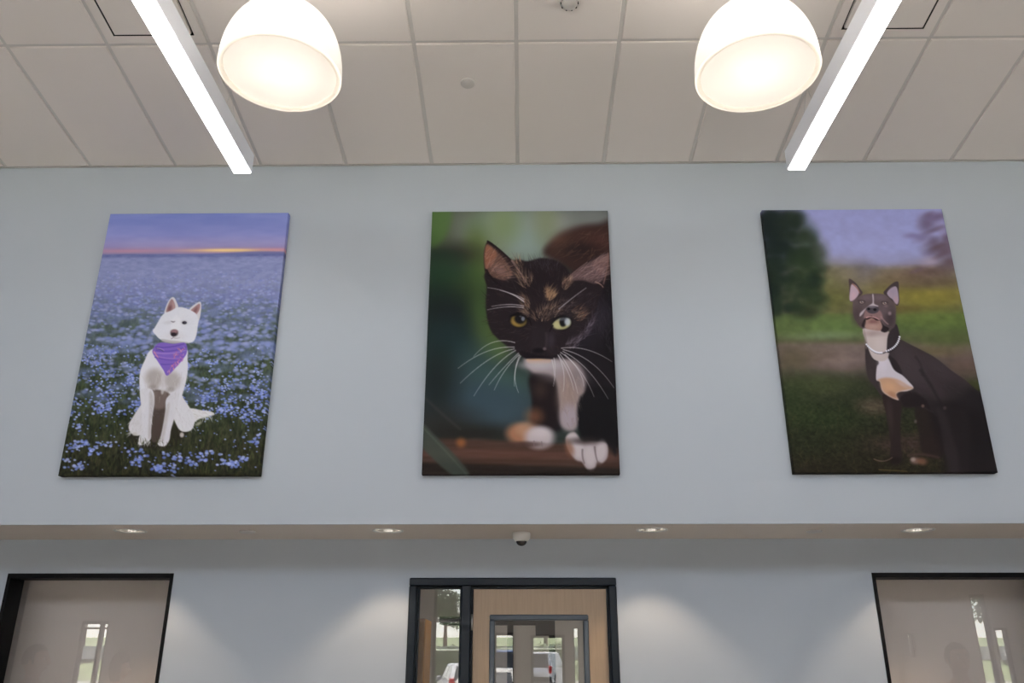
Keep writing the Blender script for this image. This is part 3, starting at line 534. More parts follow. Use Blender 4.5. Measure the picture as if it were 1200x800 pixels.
# ------------------------------------------------------------------ palette
M = dict(
    wall=mat('wall_paint', WALLC, .75, spec=.3, bump=.12, bscale=260), soffit=mat('soffit_paint', (.66, .60, .54), .8, spec=.2, bump=.1, bscale=260),
    tile=mat('mineral_tile', (.77, .725, .69), .92, spec=.1, bump=.25, bscale=420, var=.02, vscale=300), grid=mat('grid_paint', (.60, .58, .56), .6, spec=.3),
    warm=mat('warm_wall_paint', (.50, .48, .46), .8, spec=.3, bump=.1, bscale=260), floor=mat('floor_vinyl', (.40, .385, .37), .45, var=.12, vscale=3),
    black=mat('black_frame_paint', (.003, .003, .0035), .55, spec=.12), navy=mat('dark_steel_paint', (.004, .0085, .0145), .42, spec=.25), greyblue=mat('grey_steel_paint', (.055, .072, .09), .42, spec=.5),
    housing=mat('fixture_paint', (.80, .83, .90), .45, spec=.4), led=mat_emit('led_lens', (1, .95, .89), LED), opal=mat_opal('opal_shade', (.93, .92, .90), .115), opal2=mat_opal('opal_diffuser', (.94, .92, .89), .112), rim=mat_opal('opal_rim', (.9, .87, .82), .22),
    white=mat('white_plastic', (.62, .62, .60), .4), bubble=mat('smoked_dome', (.012, .01, .01), .12, spec=.6), chrome=mat('brushed_metal', (.6, .6, .6), .28, 1), reflector=mat('bright_reflector', (.8, .78, .74), .18, 1), lamp=mat_emit('downlight_lamp', (1, .86, .68), 9),
    glass=mat_glass('clear_glass', ior=2.3), shade=mat('roller_shade_fabric', SHADEC, .9, spec=.1, bump=.2, bscale=500), wood=mat_wood('oak_veneer', srgb(166, 143, 117), srgb(136, 114, 92)), brown=mat_wood('brown_laminate', srgb(140, 100, 46), srgb(116, 80, 36)),
    printm=mat_print('printed_canvas'), asphalt=mat('asphalt', (.16, .16, .16), .9, var=.2, vscale=2), pave=mat('concrete', (.56, .55, .52), .9, var=.1), grass=mat('grass', (.055, .075, .025), .95, var=.4, vscale=1.5),
    leaf=mat('leaves', (.04, .075, .02), .6, var=.5, vscale=3), leaf2=mat('hedge_leaves', (.085, .13, .03), .6, var=.4, vscale=5), bark=mat('bark', (.10, .07, .05), .9, var=.3, vscale=9),
    tyre=mat('tyre_rubber', (.012, .012, .012), .8), cglass=mat('car_glass', (.012, .015, .018), .06, spec=.7), red=mat('tail_lamp', (.5, .012, .012), .2), lens=mat('head_lamp', (.8, .8, .8), .1), plate=mat('plate_white', (.7, .7, .68), .5),
    skin=mat('skin', (.46, .27, .19), .55), skin2=mat('skin_tan', (.36, .20, .13), .55), hair=mat('dark_hair', (.02, .014, .01), .5), hair2=mat('brown_hair', (.07, .04, .02), .5), eye=mat('eye_white', (.7, .7, .68), .2), iris=mat('iris', (.03, .02, .012), .1), lip=mat('lips', (.33, .13, .11), .5), shoe=mat('shoe_leather', (.02, .018, .016), .4))

# ------------------------------------------------------------------ the setting
X0, X1, YF, YB, YL = -9.0, 9.0, -3.5, 5.04, 5.691       # room sides, front wall, upper wall, recessed lower wall
ZC, SL = EYE+3.292, R(6.818)                            # ceiling height at the upper wall, ceiling pitch
ZS = EYE+.780                                           # soffit
tag(MB().box(X0-.2, X1+.2, YF-.2, YL, -.2, 0).build('floor', M['floor']), 'warm grey vinyl floor of the lobby', 'floor', kind='structure')
tag(MB().box(X0-.2, X1+.2, YL+.12, 9.6, -.2, 0).build('floor', M['floor']), 'warm grey vinyl floor of the rooms behind the glazed wall', 'floor', kind='structure')
tag(MB().box(X0, X1, YB, YB+.12, ZS+.012, ZC+.3).build('wall_back', M['wall']), 'pale blue-grey upper wall that carries the three pet prints', 'wall', kind='structure')
DL = [(-2.487, 5.30), (-.852, 5.30), (.808, 5.29), (2.476, 5.31)]
sf = MB(); hr = .083; cells = [(x-.15, x+.15) for x, _ in DL]; y0, y1 = YB, YL
edges = [X0]+[e for c in cells for e in c]+[X1]
for i in range(0, len(edges), 2): sf.box(edges[i], edges[i+1], y0, y1, ZS, ZS+.012)
for (x, y) in DL:
    sf.box(x-.15, x+.15, y0, y-.15, ZS, ZS+.012); sf.box(x-.15, x+.15, y+.15, y1, ZS, ZS+.012)
    n = 32; ring = [(x+hr*math.cos(2*math.pi*i/n), y+hr*math.sin(2*math.pi*i/n)) for i in range(n)]; out = []
    for i in range(n):
        a = 2*math.pi*i/n; k = .15/max(abs(math.cos(a)), abs(math.sin(a))); out.append((x+k*math.cos(a), y+k*math.sin(a)))
    vs = [(*p, ZS) for p in ring]+[(*p, ZS) for p in out]+[(*p, ZS+.012) for p in ring]+[(*p, ZS+.012) for p in out]
    sf.add(vs, [q for i in range(n) for j in ((i+1) % n,) for q in ((i, j, n+j, n+i), (2*n+i, 3*n+i, 3*n+j, 2*n+j), (i, 2*n+i, 2*n+j, j))])
tag(sf.build('ceiling_soffit', M['soffit']), 'narrow white soffit under the upper wall with downlights in it', 'ceiling', kind='structure')
tag(MB().box(X0, X1, YB-.004, YB+.01, ZS-.002, ZS+.011).build('trim_1', M['wall']), 'thin corner bead along the bottom edge of the upper wall', 'trim', kind='structure')

# recessed lower wall with its openings
WZ0, WZ1 = .9, EYE+.558
W1, W2, DR = (-3.442, -2.329), (2.297, 3.43), (-.752, .611)
DZ = EYE+.527
lw = MB()
def wall_run(mb, x0, x1, ya, yb, z0, z1, holes):
    xs = x0
    for a, b, c, d in sorted(holes):
        if a > xs: mb.box(xs, a, ya, yb, z0, z1)
        if c > z0: mb.box(a, b, ya, yb, z0, c)
        if d < z1: mb.box(a, b, ya, yb, d, z1)
        xs = b
    if xs < x1: mb.box(xs, x1, ya, yb, z0, z1)
wall_run(lw, X0, X1, YL, YL+.14, 0, ZS+.5, [(*W1, WZ0, WZ1), (*DR, 0, DZ), (*W2, WZ0, WZ1)])
tag(lw.build('wall_back_lower', M['wall']), 'pale blue-grey lower wall set back under the soffit around the door', 'wall', kind='structure')
for i, (wx, side) in enumerate(((W1, 'beneath the white dog print'), (W2, 'beneath the grey dog print'))):
    wn = thing(f'window_{i+1}', 'black framed interior window with a drawn taupe shade '+side, 'window', ((wx[0]+wx[1])/2, YL, WZ0), kind='structure')
    hw, hh, t, d = (wx[1]-wx[0])/2, WZ1-WZ0, .022, .112
    MB().box(-hw, hw, -.006, d+.05, hh-.030, hh).build('frame_head', M['black'], wn); MB().box(-hw, hw, -.006, d+.05, 0, t).build('frame_sill', M['black'], wn)
    for s in (-1, 1): MB().box(min(s*hw, s*(hw-t)), max(s*hw, s*(hw-t)), -.006, d+.05, t, hh-t).build('frame_jamb', M['black'], wn)
    MB().box(-hw+t, hw-t, d-.0, d+.006, t, hh-t).build('glass_pane', M['glass'], wn)
    MB().box(-hw-.3, hw+.3, d+.28, d+.283, -.15, hh+.12).tube((-hw-.3, d+.31, hh+.14), (hw+.3, d+.31, hh+.14), .03, 12).build('roller_shade', M['shade'], wn)

# door with sidelight
dr = thing('door_1', 'dark framed oak door with a glass lite and a glass sidelight, under the kitten print', 'door', ((DR[0]+DR[1])/2, YL, 0), kind='structure')
xc = (DR[0]+DR[1])/2
def fr(name, x0, x1, z0, z1, m='navy', y0=-.018, y1=.14, b=.006): return MB().bbox(x0-xc, x1-xc, y0, y1, z0, z1, b).build(name, M[m], dr)
fr('frame_head', DR[0], DR[1], EYE+.476, DZ)
fr('frame_jamb', DR[0], DR[0]+.052, 0, EYE+.476); fr('frame_jamb', DR[1]-.052, DR[1], 0, EYE+.476); fr('frame_mullion', -.407, -.344, 0, EYE+.476)
for a, b in ((DR[0]+.052, -.407), (-.344, DR[1]-.052)):  # inner stops
    fr('frame_stop', a, b, EYE+.460, EYE+.476, y0=.03, y1=.09, b=.002); fr('frame_stop', a, a+.012, 0, EYE+.46, y0=.03, y1=.09, b=.002); fr('frame_stop', b-.012, b, 0, EYE+.46, y0=.03, y1=.09, b=.002)
sp = MB().box(-.688-xc, -.419-xc, .055, .061, .10, EYE+.46).build('sidelight_pane', M['glass'], dr); fr('frame_rail', -.70, -.407, 0, .10)
LX0, LX1, LZ0, LZ1 = -.222, .424, .45, EYE+.297
lf = MB(); wall_run(lf, -.330-xc, .546-xc, .035, .080, .01, EYE+.458, [(LX0-xc, LX1-xc, LZ0, LZ1)]); leaf = lf.build('door_leaf', M['wood'], dr)
k = .034
lk = MB().bbox(LX0-xc, LX1-xc, .022, .093, LZ1-k, LZ1, .006).bbox(LX0-xc, LX1-xc, .022, .093, LZ0, LZ0+k, .006).bbox(LX0-xc, LX0+k-xc, .022, .093, LZ0+k, LZ1-k, .006).bbox(LX1-k-xc, LX1-xc, .022, .093, LZ0+k, LZ1-k, .006)
lk.build('lite_frame', M['greyblue'], leaf); MB().box(LX0+k-xc, LX1-k-xc, .055, .061, LZ0+k, LZ1-k).build('lite_pane', M['glass'], leaf)
MB().lathe([(.027, 0), (.027, .012), (.011, .016), (.011, .05)], 20, (.49-xc, -.02, 1.0), True, True, 'y').tube((.49-xc, -.02, 1.0), (.37-xc, -.02, 1.0), .009).build('lever_handle', M['chrome'], leaf)
for z in (.25, 1.05, 1.9): MB().tube((-.338-xc, .028, z-.05), (-.338-xc, .028, z+.05), .007).build('hinge', M['chrome'], leaf)

# what lies behind the door: a corridor
tag(MB().box(-1.6, 1.6, 8.4, 8.5, 0, 2.6).build('wall_corridor', M['warm']), 'taupe end wall of the corridor behind the door glass', 'wall', kind='structure')
tag(MB().box(-1.7, -1.6, YL+.14, 8.5, 0, 2.6).build('wall_corridor', M['warm']), 'taupe side wall of the corridor on the sidelight side', 'wall', kind='structure')
tag(MB().box(1.6, 1.7, YL+.14, 8.5, 0, 2.6).build('wall_corridor', M['warm']), 'taupe side wall of the corridor on the handle side', 'wall', kind='structure')
tag(MB().box(-1.7, 1.7, YL+.14, 8.5, 2.6, 2.7).build('ceiling_corridor', M['soffit']), 'white ceiling of the corridor behind the door', 'ceiling', kind='structure')
pl = thing('corridor_fill_light', 'added unseen panel light that brightens the corridor behind the door', 'added fill light', (.3, 6.55, 2.6))  # unseen lamp added to brighten what shows through the door glass
MB().bbox(-.3, .3, -.3, .3, -.03, 0, .004).build('frame', M['white'], pl); MB().box(-.27, .27, -.27, .27, -.034, -.03).build('lens', mat_emit('corridor_fill_glow', (1, .93, .84), CORR), pl)
cw = thing('door_2', 'black steel frame of an inner doorway seen through the door glass', 'door', (0, 7.3, 0), kind='structure')
MB().box(-.7, .26, -.05, .05, EYE+.295, EYE+.36).build('frame_head', M['black'], cw); MB().box(-.135, -.085, -.05, .05, 0, EYE+.295).build('frame_jamb', M['black'], cw); MB().box(.10, .26, -.05, .05, EYE+.215, EYE+.295).build('closer_box', M['black'], cw); MB().box(.21, .26, -.05, .05, 0, EYE+.295).build('frame_jamb', M['black'], cw)
wd = thing('wooden_cabinet', 'tall brown wooden cabinet seen through the sidelight glass', 'cabinet', (-.98, 6.5, 0))
MB().bbox(-.28, .275, -.2, .2, .08, EYE+.30, .004).build('carcass', M['brown'], wd); MB().box(-.26, .26, -.18, .18, 0, .08).build('plinth', M['black'], wd)
for s in (-1, 1): q = MB().bbox(s*.137-.135, s*.137+.135, -.222, -.2, .1, EYE+.28, .003).build('cabinet_door', M['brown'], wd); MB().tube((s*.03, -.24, 1.0), (s*.03, -.24, 1.2), .006).build('handle', M['chrome'], q)

# outer walls and roof; unseen roof and rear wall added to block the sun
tag(MB().box(X0-.2, X0, YF-.2, 9.6, 0, 6.6).build('wall_left', M['warm']), 'plain pale side wall of the lobby beside the white dog print', 'wall', kind='structure')
tag(MB().box(X1, X1+.2, YF-.2, 9.6, 0, 6.6).build('wall_right', M['warm']), 'plain pale side wall of the lobby beside the grey dog print', 'wall', kind='structure')
tag(MB().box(X0-.2, X1+.2, 9.5, 9.7, 0, 6.6).build('wall_rear_sun_block', M['warm']), 'plain rear wall behind the lobby rooms, added unseen to block the sun', 'wall', kind='structure')
tag(MB().box(X0-.2, X1+.2, YF-.6, 9.7, 6.6, 6.8).build('roof_sun_block', M['warm']), 'flat roof deck above the suspended ceiling, added unseen to block the sun', 'roof', kind='structure')
GL = [(-7.69, -7.19, .4, EYE+.68), (-5.2, -4.0, .05, 2.3), (-1.55, -1.05, .05, EYE+1.30), (-.51, -.14, .05, EYE+.49), (.12, .70, .05, EYE+.45), (.85, .94, .05, EYE+.57), (3.6, 4.8, .05, 2.3), (6.56, 6.65, EYE+.1, EYE+.48), (7.72, 8.0, .4, EYE+1.12), (8.03, 8.28, .4, EYE+.57)]  # the two wide bays are unseen, added to let in daylight
CL = (-8.4, 8.4, 4.55, 5.8)  # unseen clerestory, its size set by the daylight it lets in
fw = MB(); wall_run(fw, X0, X1, YF-.2, YF, 0, 3.2, GL); wall_run(fw, X0, X1, YF-.2, YF, 3.2, 6.6, [CL])
tag(fw.build('wall_front', M['warm']), 'taupe front wall of the lobby with entrance glazing, seen as a reflection', 'wall', kind='structure')
for i, (a, b, z0, z1) in enumerate(GL+[CL]):
    wn = thing(f'window_{i+3}', 'dark framed outside window of the lobby front, '+['narrow and beside the corner', 'wide beside the entrance, unseen and added for daylight', 'tall entrance sidelight with transom', 'entrance door lite', 'wide entrance door lite', 'slim slot by the entrance', 'wide and low on the far side, unseen and added for daylight', 'small square slot', 'tall and narrow', 'short and narrow', 'high clerestory band, unseen and sized for daylight'][i], 'window', ((a+b)/2, YF-.1, z0), kind='structure')
    hw, hh = (b-a)/2, z1-z0; t = min(.045, hw*.3)
    MB().box(-hw, hw, -.05, .05, hh-t, hh).build('frame_head', M['black'], wn); MB().box(-hw, hw, -.05, .05, 0, t).build('frame_sill', M['black'], wn)
    for s in (-1, 1): MB().box(min(s*hw, s*(hw-t)), max(s*hw, s*(hw-t)), -.05, .05, t, hh-t).build('frame_jamb', M['black'], wn)
    MB().box(-hw+t, hw-t, -.003, .003, t, hh-t).build('glass_pane', M['glass'], wn)
    if i in (0, 2): MB().box(-hw+t, hw-t, -.05, .05, (EYE+.55 if i == 0 else EYE+.66)-z0, (EYE+.58 if i == 0 else EYE+.72)-z0).build('transom_bar', M['plate'] if i == 2 else M['black'], wn)
    if i == 0: MB().box(.07, .12, -.05, .05, t, hh-t).build('mullion', M['black'], wn)
    if i in (1, 6, 10):
        n = 3 if i < 10 else 8
        for j in range(1, n): x = -hw+2*hw*j/n; MB().box(x-.03, x+.03, -.05, .05, t, hh-t).build('mullion', M['black'], wn)

# ------------------------------------------------------------------ suspended ceiling
ce = MB().box(X0, X1, -8.75, .3, .028, .06).build('ceiling', M['tile']); ce.location = (0, YB, ZC); ce.rotation_euler = (-SL, 0, 0)
tag(ce, 'white suspended tile ceiling sloping down to the upper wall', 'ceiling', kind='structure')
TW, TX, V1, VR, GW = .6083, -.028, 1.112, 1.2166, .024
def tile_mesh(w, l):
    mb = MB(); b = .004
    mb.add([(-w/2, -l/2, .024), (w/2, -l/2, .024), (w/2, l/2, .024), (-w/2, l/2, .024), (-w/2, -l/2, .004), (w/2, -l/2, .004), (w/2, l/2, .004), (-w/2, l/2, .004), (-w/2+b, -l/2+b, 0), (w/2-b, -l/2+b, 0), (w/2-b, l/2-b, 0), (-w/2+b, l/2-b, 0)],
           [(0, 1, 2, 3), (0, 4, 5, 1), (1, 5, 6, 2), (2, 6, 7, 3), (3, 7, 4, 0), (4, 8, 9, 5), (5, 9, 10, 6), (6, 10, 11, 7), (7, 11, 8, 4), (8, 11, 10, 9)])
    me = mb.mesh('ceiling_tile'); me.materials.append(M['tile']); return me
rows = [(0.012, V1)]+[(V1+VR*i, V1+VR*(i+1)) for i in range(3)]
KC = range(-8, 8); vents = {(-4, 1), (3, 1)}
meshes = {}
for ri, (a, b) in enumerate(rows):
    for kx in KC:
        x = TX+(kx+.5)*TW; aa = a
        if (kx, ri) in vents: aa = a+.608
        key = round(b-aa, 3)
        if key not in meshes: meshes[key] = tile_mesh(TW-GW, b-aa-GW)
        inst('ceiling_tile', meshes[key], ce, (x, -(aa+b)/2, 0))
vend = rows[-1][1]
mb = MB().box(-GW/2-.004, GW/2+.004, -vend, -.012, .010, .027); gm = mb.mesh('grid_bar'); gm.materials.append(M['grid'])
for kx in range(-8, 9): inst('grid_bar', gm, ce, (TX+kx*TW, 0, 0))
mb = MB().box(TX-8*TW, TX+8*TW, -GW/2-.004, GW/2+.004, .011, .0268); gm = mb.mesh('grid_bar'); gm.materials.append(M['grid'])
for a, b in rows: inst('grid_bar', gm, ce, (0, -b, 0))
for kx, ri in vents: MB().box(TX+kx*TW, TX+(kx+1)*TW, -GW/2-.004, GW/2+.004, .011, .0268).build('grid_bar', M['grid'], ce, (0, -rows[ri][0]-.608, 0))
MB().box(X0, X1, -.012, -.001, .006, .027).build('wall_angle', M['grid'], ce)
def on_ceiling(u, v, w=0): return Vector((u, YB-v*math.cos(SL)-w*math.sin(SL)*-1*-1, ZC+v*math.sin(SL)-w*math.cos(SL))) if False else ce.matrix_basis @ Vector((u, -v, -w))
# air diffusers let into the grid
for kx, lab in ((-4, 'square white ceiling air diffuser above the linear light beside the white dog print'), (3, 'square white ceiling air diffuser above the linear light beside the grey dog print')):
    a = thing('air_diffuser', lab, 'air diffuser', on_ceiling(TX+(kx+.5)*TW, V1+.304)); a.rotation_euler = (-SL, 0, 0)
    h, i, g = (TW-GW)/2, .226, .012
    def square_rings(pr):
        mb = MB()
        for (r0, z0), (r1, z1) in zip(pr, pr[1:]):
            mb.add([(-r0, -r0, z0), (r0, -r0, z0), (r0, r0, z0), (-r0, r0, z0), (-r1, -r1, z1), (r1, -r1, z1), (r1, r1, z1), (-r1, r1, z1)], [(0, 1, 5, 4), (1, 2, 6, 5), (2, 3, 7, 6), (3, 0, 4, 7)])
        return mb
    square_rings([(h, .010), (h, .002), (h-.004, 0), (i+g+.006, .001), (i+g, .004)]).build('frame', M['tile'], a)
    square_rings([(i+g, .004), (i+g, .0275), (.01, .0275)]).build('slot_throat', M['tyre'], a)
    MB().bbox(-i, i, -i, i, -.002, .020, .003).build('plaque', M['tile'], a)
    for sx in (-1, 1):
        for sy in (-1, 1): MB().tube((sx*.15, sy*.15, .005), (sx*.15, sy*.15, .03), .006).build('bracket', M['chrome'], a)

# ------------------------------------------------------------------ ceiling lights
def pendant(loc, label):
    t = thing('pendant_lamp', label, 'pendant lamp', loc, group='dome pendant lamps')
    rad, h = .279, .362
    prof = [(rad*math.sin(math.pi/2*s)**.9, h*math.cos(math.pi/2*s)**.96 if s < 1 else 0) for s in np.linspace(.23, 1, 26)]     # top, out of view, left open to throw glow on the ceiling
    prof += [(rad+.001, -.02)]
    MB().lathe(prof, 64).build('shade', M['opal'], t)
    MB().lathe([(rad+.001, -.02), (rad-.004, -.024), (rad-.022, -.022), (rad-.024, -.010)], 64).build('rim', M['rim'], t)
    MB().lathe([(.0005, -.012), (.1, -.012), (.2, -.011), (rad-.022, -.010)], 64).build('diffuser', M['opal2'], t)
    MB().lathe([(.016, h-.05), (.018, h-.045), (.018, h-.01), (.010, h+.01)], 24, cap0=True, cap1=True).build('lamp_socket', M['white'], t)
    for j in range(3): a = j*2.0944; MB().tube((.012*math.cos(a), .012*math.sin(a), h-.015), ((.095*math.cos(a)), (.095*math.sin(a)), h-.022), .003, 6).build('shade_bracket', M['white'], t)
    top = ZC+(YB-loc[1])*math.tan(SL)-loc[2]
    MB().tube((0, 0, h), (0, 0, top), .005).build('hanging_rod', M['white'], t)
    MB().lathe([(.06, top-.03), (.065, top-.008), (.065, top+.012)], 24, cap0=True, cap1=True).build('canopy', M['white'], t)
    l = bpy.data.lights.new('pendant_bulb', 'POINT'); l.energy = PEND; l.color = (1, .92, .83); l.shadow_soft_size = .05
    o = bpy.data.objects.new('pendant_bulb', l); C.objects.link(o); o.parent = t; o.location = (0, 0, .235)
pendant((-1.119, 3.132, EYE+2.569), 'lit opal dome pendant lamp hanging on the white dog print side')
pendant((1.082, 3.117, EYE+2.534), 'lit opal dome pendant lamp hanging on the grey dog print side')
def linear(xa, xb, z0, z1, label):
    L = 4.0; xm = (xa+xb)/2; w = (xb-xa)/2; h = z1-z0
    t = thing('linear_light', label, 'linear light', (xm, 4.3, EYE+z0), group='suspended linear lights')
    MB().box(-w, w, -L+.004, -.004, .006, h).build('housing', M['housing'], t)
    MB().bbox(-w+.007, w-.007, -L+.003, -.002, -.002, .0065, .002).build('lens', M['led'], t)
    for y in (-.004, -L): MB().bbox(-w-.001, w+.001, y, y+.004, .004, h+.001, .001).build('end_cap', M['housing'], t)
    for y in (-.33, -2.0, -3.6):
        zt = ZC+(YB-(4.3+y))*math.tan(SL)-EYE-z0
        for s in (-1, 1): MB().tube((s*w*.8, y, h), (0, y, h+.22), .0012, 6).build('hanger_cable', M['chrome'], t)
        MB().tube((0, y, h+.22), (0, y, zt), .0012, 6).build('hanger_cable', M['chrome'], t)
linear(-1.748, -1.635, 2.766, 2.895, 'lit suspended linear light bar beside the pendant on the white dog side')
linear(1.597, 1.707, 2.762, 2.896, 'lit suspended linear light bar beside the pendant on the grey dog side')
names = ['below the white dog print', 'between the white dog print and the door', 'between the door and the grey dog print', 'below the grey dog print']
for (x, y), nm in zip(DL, names):
    t = thing('recessed_downlight', 'round recessed downlight in the soffit '+nm, 'downlight', (x, y, ZS), group='soffit downlights')
    MB().lathe([(.082, .012), (.082, -.001), (.086, -.004), (.098, -.004), (.100, 0)], 40).build('trim_ring', M['white'], t)
    MB().lathe([(.0815, .004), (.076, .05), (.06, .11)], 40).build('reflector', M['reflector'], t)
    MB().lathe([(.0005, .108), (.06, .108)], 24).build('lamp', M['lamp'], t)
    l = bpy.data.lights.new('downlight_spot', 'SPOT'); l.energy = SPOT; l.color = (1, .76, .52); l.spot_size = R(94); l.spot_blend = .42; l.shadow_soft_size = .025
    o = bpy.data.objects.new('downlight_spot', l); C.objects.link(o); o.parent = t; o.location = (0, 0, .045); o.scale = (1, 1, 1)
for x, y, lab in ((-1.747, 5.317, 'flat round sprinkler cover in the soffit towards the white dog print'), (1.834, 5.334, 'flat round sprinkler cover in the soffit towards the grey dog print')):
    t = MB().lathe([(.047, 0), (.05, -.006), (.046, -.010), (.0005, -.011)], 28, cap0=True).build('sprinkler_cover', M['grid']); t.location = (x, y, ZS); tag(t, lab, 'sprinkler')
t = thing('security_camera', 'white dome security camera on the soffit above the door', 'camera', (-.011, 5.40, ZS))
MB().lathe([(.056, 0), (.058, -.012), (.056, -.035), (.046, -.050), (.036, -.053)], 36, cap0=True, cap1=True).build('housing', M['white'], t)
MB().lathe([(.035, -.052)]+[(.035*math.cos(a), -.054-.030*math.sin(a)) for a in np.linspace(0, 1.53, 9)], 28).build('dome', M['bubble'], t)
MB().lathe([(.040, -.0495), (.0385, -.056), (.034, -.054)], 36).build('dome_ring', M['white'], t)
t = MB().lathe([(.043, .002), (.045, -.005), (.040, -.009), (.0005, -.010)], 28).build('ceiling_sprinkler', M['grid']); t.location = on_ceiling(-.335, .791); t.rotation_euler = (-SL, 0, 0); tag(t, 'small round sprinkler cover plate in a ceiling tile above the kitten print', 'sprinkler')
t = thing('smoke_detector', 'round white smoke detector on the ceiling between the two pendants', 'detector', on_ceiling(.271, 1.41)); t.rotation_euler = (-SL, 0, 0)
MB().lathe([(.056, .002), (.058, -.012), (.052, -.022)], 32).build('base', M['white'], t); MB().lathe([(.048, -.020), (.046, -.034), (.034, -.042), (.0005, -.044)], 32).build('sensor_cap', M['grid'], t)
for j in range(10):
    a = 2*math.pi*j/10; MB().box(-.004, .004, -.003, .003, -.006, .006).build('vent_slot', M['black'], t, (.048*math.cos(a), .048*math.sin(a), -.029)).rotation_euler = (0, 0, a+math.pi/2)

# ------------------------------------------------------------------ the three canvas prints
def canvas_print(cx, cz, wid, hei, colors, label):
    H, W, _ = colors.shape; F, D = 4.99, .046
    t = MB().box(-wid/2+.004, wid/2-.004, .004, D-.002, -hei/2+.004, hei/2-.004).build('canvas_print', M['black']); t.location = (cx, F, cz); tag(t, label, 'picture', 'pet prints on the upper wall')
    a = colors/255.; a = np.where(a > .04045, ((np.clip(a, 0, 1)+.055)/1.055)**2.4, a/12.92)*PRINT
    a = np.clip(a, 0, .92)
    a = np.pad(a, ((2, 2), (2, 2), (0, 0)), mode='edge')           # the picture wraps round the edges of the stretcher
    xs = np.concatenate([[-wid/2, -wid/2], np.linspace(-wid/2, wid/2, W), [wid/2, wid/2]]); zs = np.concatenate([[hei/2]*2, np.linspace(hei/2, -hei/2, H), [-hei/2]*2])
    dx = np.concatenate([[D, .003], np.zeros(W), [.003, D]]); dz = np.concatenate([[D, .003], np.zeros(H), [.003, D]])
    xs[1] -= .0015; xs[0] -= .0015; xs[-1] += .0015; xs[-2] += .0015; zs[0] += .0015; zs[1] += .0015; zs[-1] -= .0015; zs[-2] -= .0015
    HH, WW = H+4, W+4
    X = np.broadcast_to(xs, (HH, WW)); Z = np.broadcast_to(zs[:, None], (HH, WW)); Y = np.maximum(np.broadcast_to(dx, (HH, WW)), np.broadcast_to(dz[:, None], (HH, WW)))
    co = np.stack([X, Y, Z], -1).reshape(-1).astype(np.float32)
    me = bpy.data.meshes.new('printed_face'); N = HH*WW; nf = (HH-1)*(WW-1)
    i = np.arange(N).reshape(HH, WW); q = np.stack([i[:-1, :-1], i[1:, :-1], i[1:, 1:], i[:-1, 1:]], -1).reshape(-1)
    me.vertices.add(N); me.vertices.foreach_set('co', co); me.loops.add(nf*4); me.loops.foreach_set('vertex_index', q.astype(np.int32))
    me.polygons.add(nf); me.polygons.foreach_set('loop_start', np.arange(0, nf*4, 4, dtype=np.int32))
    ca = me.color_attributes.new('ink', 'FLOAT_COLOR', 'POINT'); ca.data.foreach_set('color', np.concatenate([a.reshape(-1, 3), np.ones((N, 1))], 1).astype(np.float32).reshape(-1))
    me.update(); me.validate(); me.materials.append(M['printm'])
    o = bpy.data.objects.new('printed_face', me); C.objects.link(o); o.parent = t
P1 = [(129, 250), (334.5, 250), (302, 556), (69, 557)]; P2 = [(507, 248), (711.5, 247), (726.5, 554.5), (494, 555)]; P3 = [(895, 246), (1103, 245), (1170, 553), (932, 554)]
canvas_print(-2.225, EYE+1.980, 1.232, 1.822, paint_white_dog(P1), 'large canvas print of a sitting white dog with a purple bandana among blue flowers')
canvas_print(-.013, EYE+1.982, 1.202, 1.820, paint_kitten(P2), 'large canvas print of a black tortoiseshell kitten with long whiskers')
canvas_print(2.254, EYE+1.982, 1.220, 1.814, paint_grey_dog(P3), 'large canvas print of a sitting dark grey dog with a white chest')

# ------------------------------------------------------------------ people in the lobby, seen as reflections
def skin_obj(name, verts, edges, m, parent, sub=2):
    me = bpy.data.meshes.new(name); me.from_pydata([v[:3] for v in verts], edges, []); o = bpy.data.objects.new(name, me); C.objects.link(o)
    s = o.modifiers.new('s', 'SKIN'); s.use_smooth_shade = True; b = o.modifiers.new('b', 'SUBSURF'); b.levels = sub; b.render_levels = sub
    for i, v in enumerate(verts): me.skin_vertices[0].data[i].radius = (v[3], v[4] if len(v) > 4 else v[3])
    me.skin_vertices[0].data[0].use_root = True
    dg = bpy.context.evaluated_depsgraph_get(); n = bpy.data.meshes.new_from_object(o.evaluated_get(dg)); o.modifiers.clear(); o.data = n; n.materials.clear(); n.materials.append(m)
    if parent: o.parent = parent
    return o
def blob(name, m, parent, c, r, fn=None, n=16):
    mb = MB(); vs = []
    for i in range(n+1):
        for j in range(2*n):
            a, b = math.pi*i/n, math.pi*j/n; p = Vector((r[0]*math.sin(a)*math.cos(b), r[1]*math.sin(a)*math.sin(b), r[2]*math.cos(a)))
            if fn: p = fn(p)
            vs.append(p+Vector(c))
    mb.add(vs, [(i*2*n+j, i*2*n+(j+1) % (2*n), (i+1)*2*n+(j+1) % (2*n), (i+1)*2*n+j) for i in range(n) for j in range(2*n)], True); return mb.build(name, m, parent)
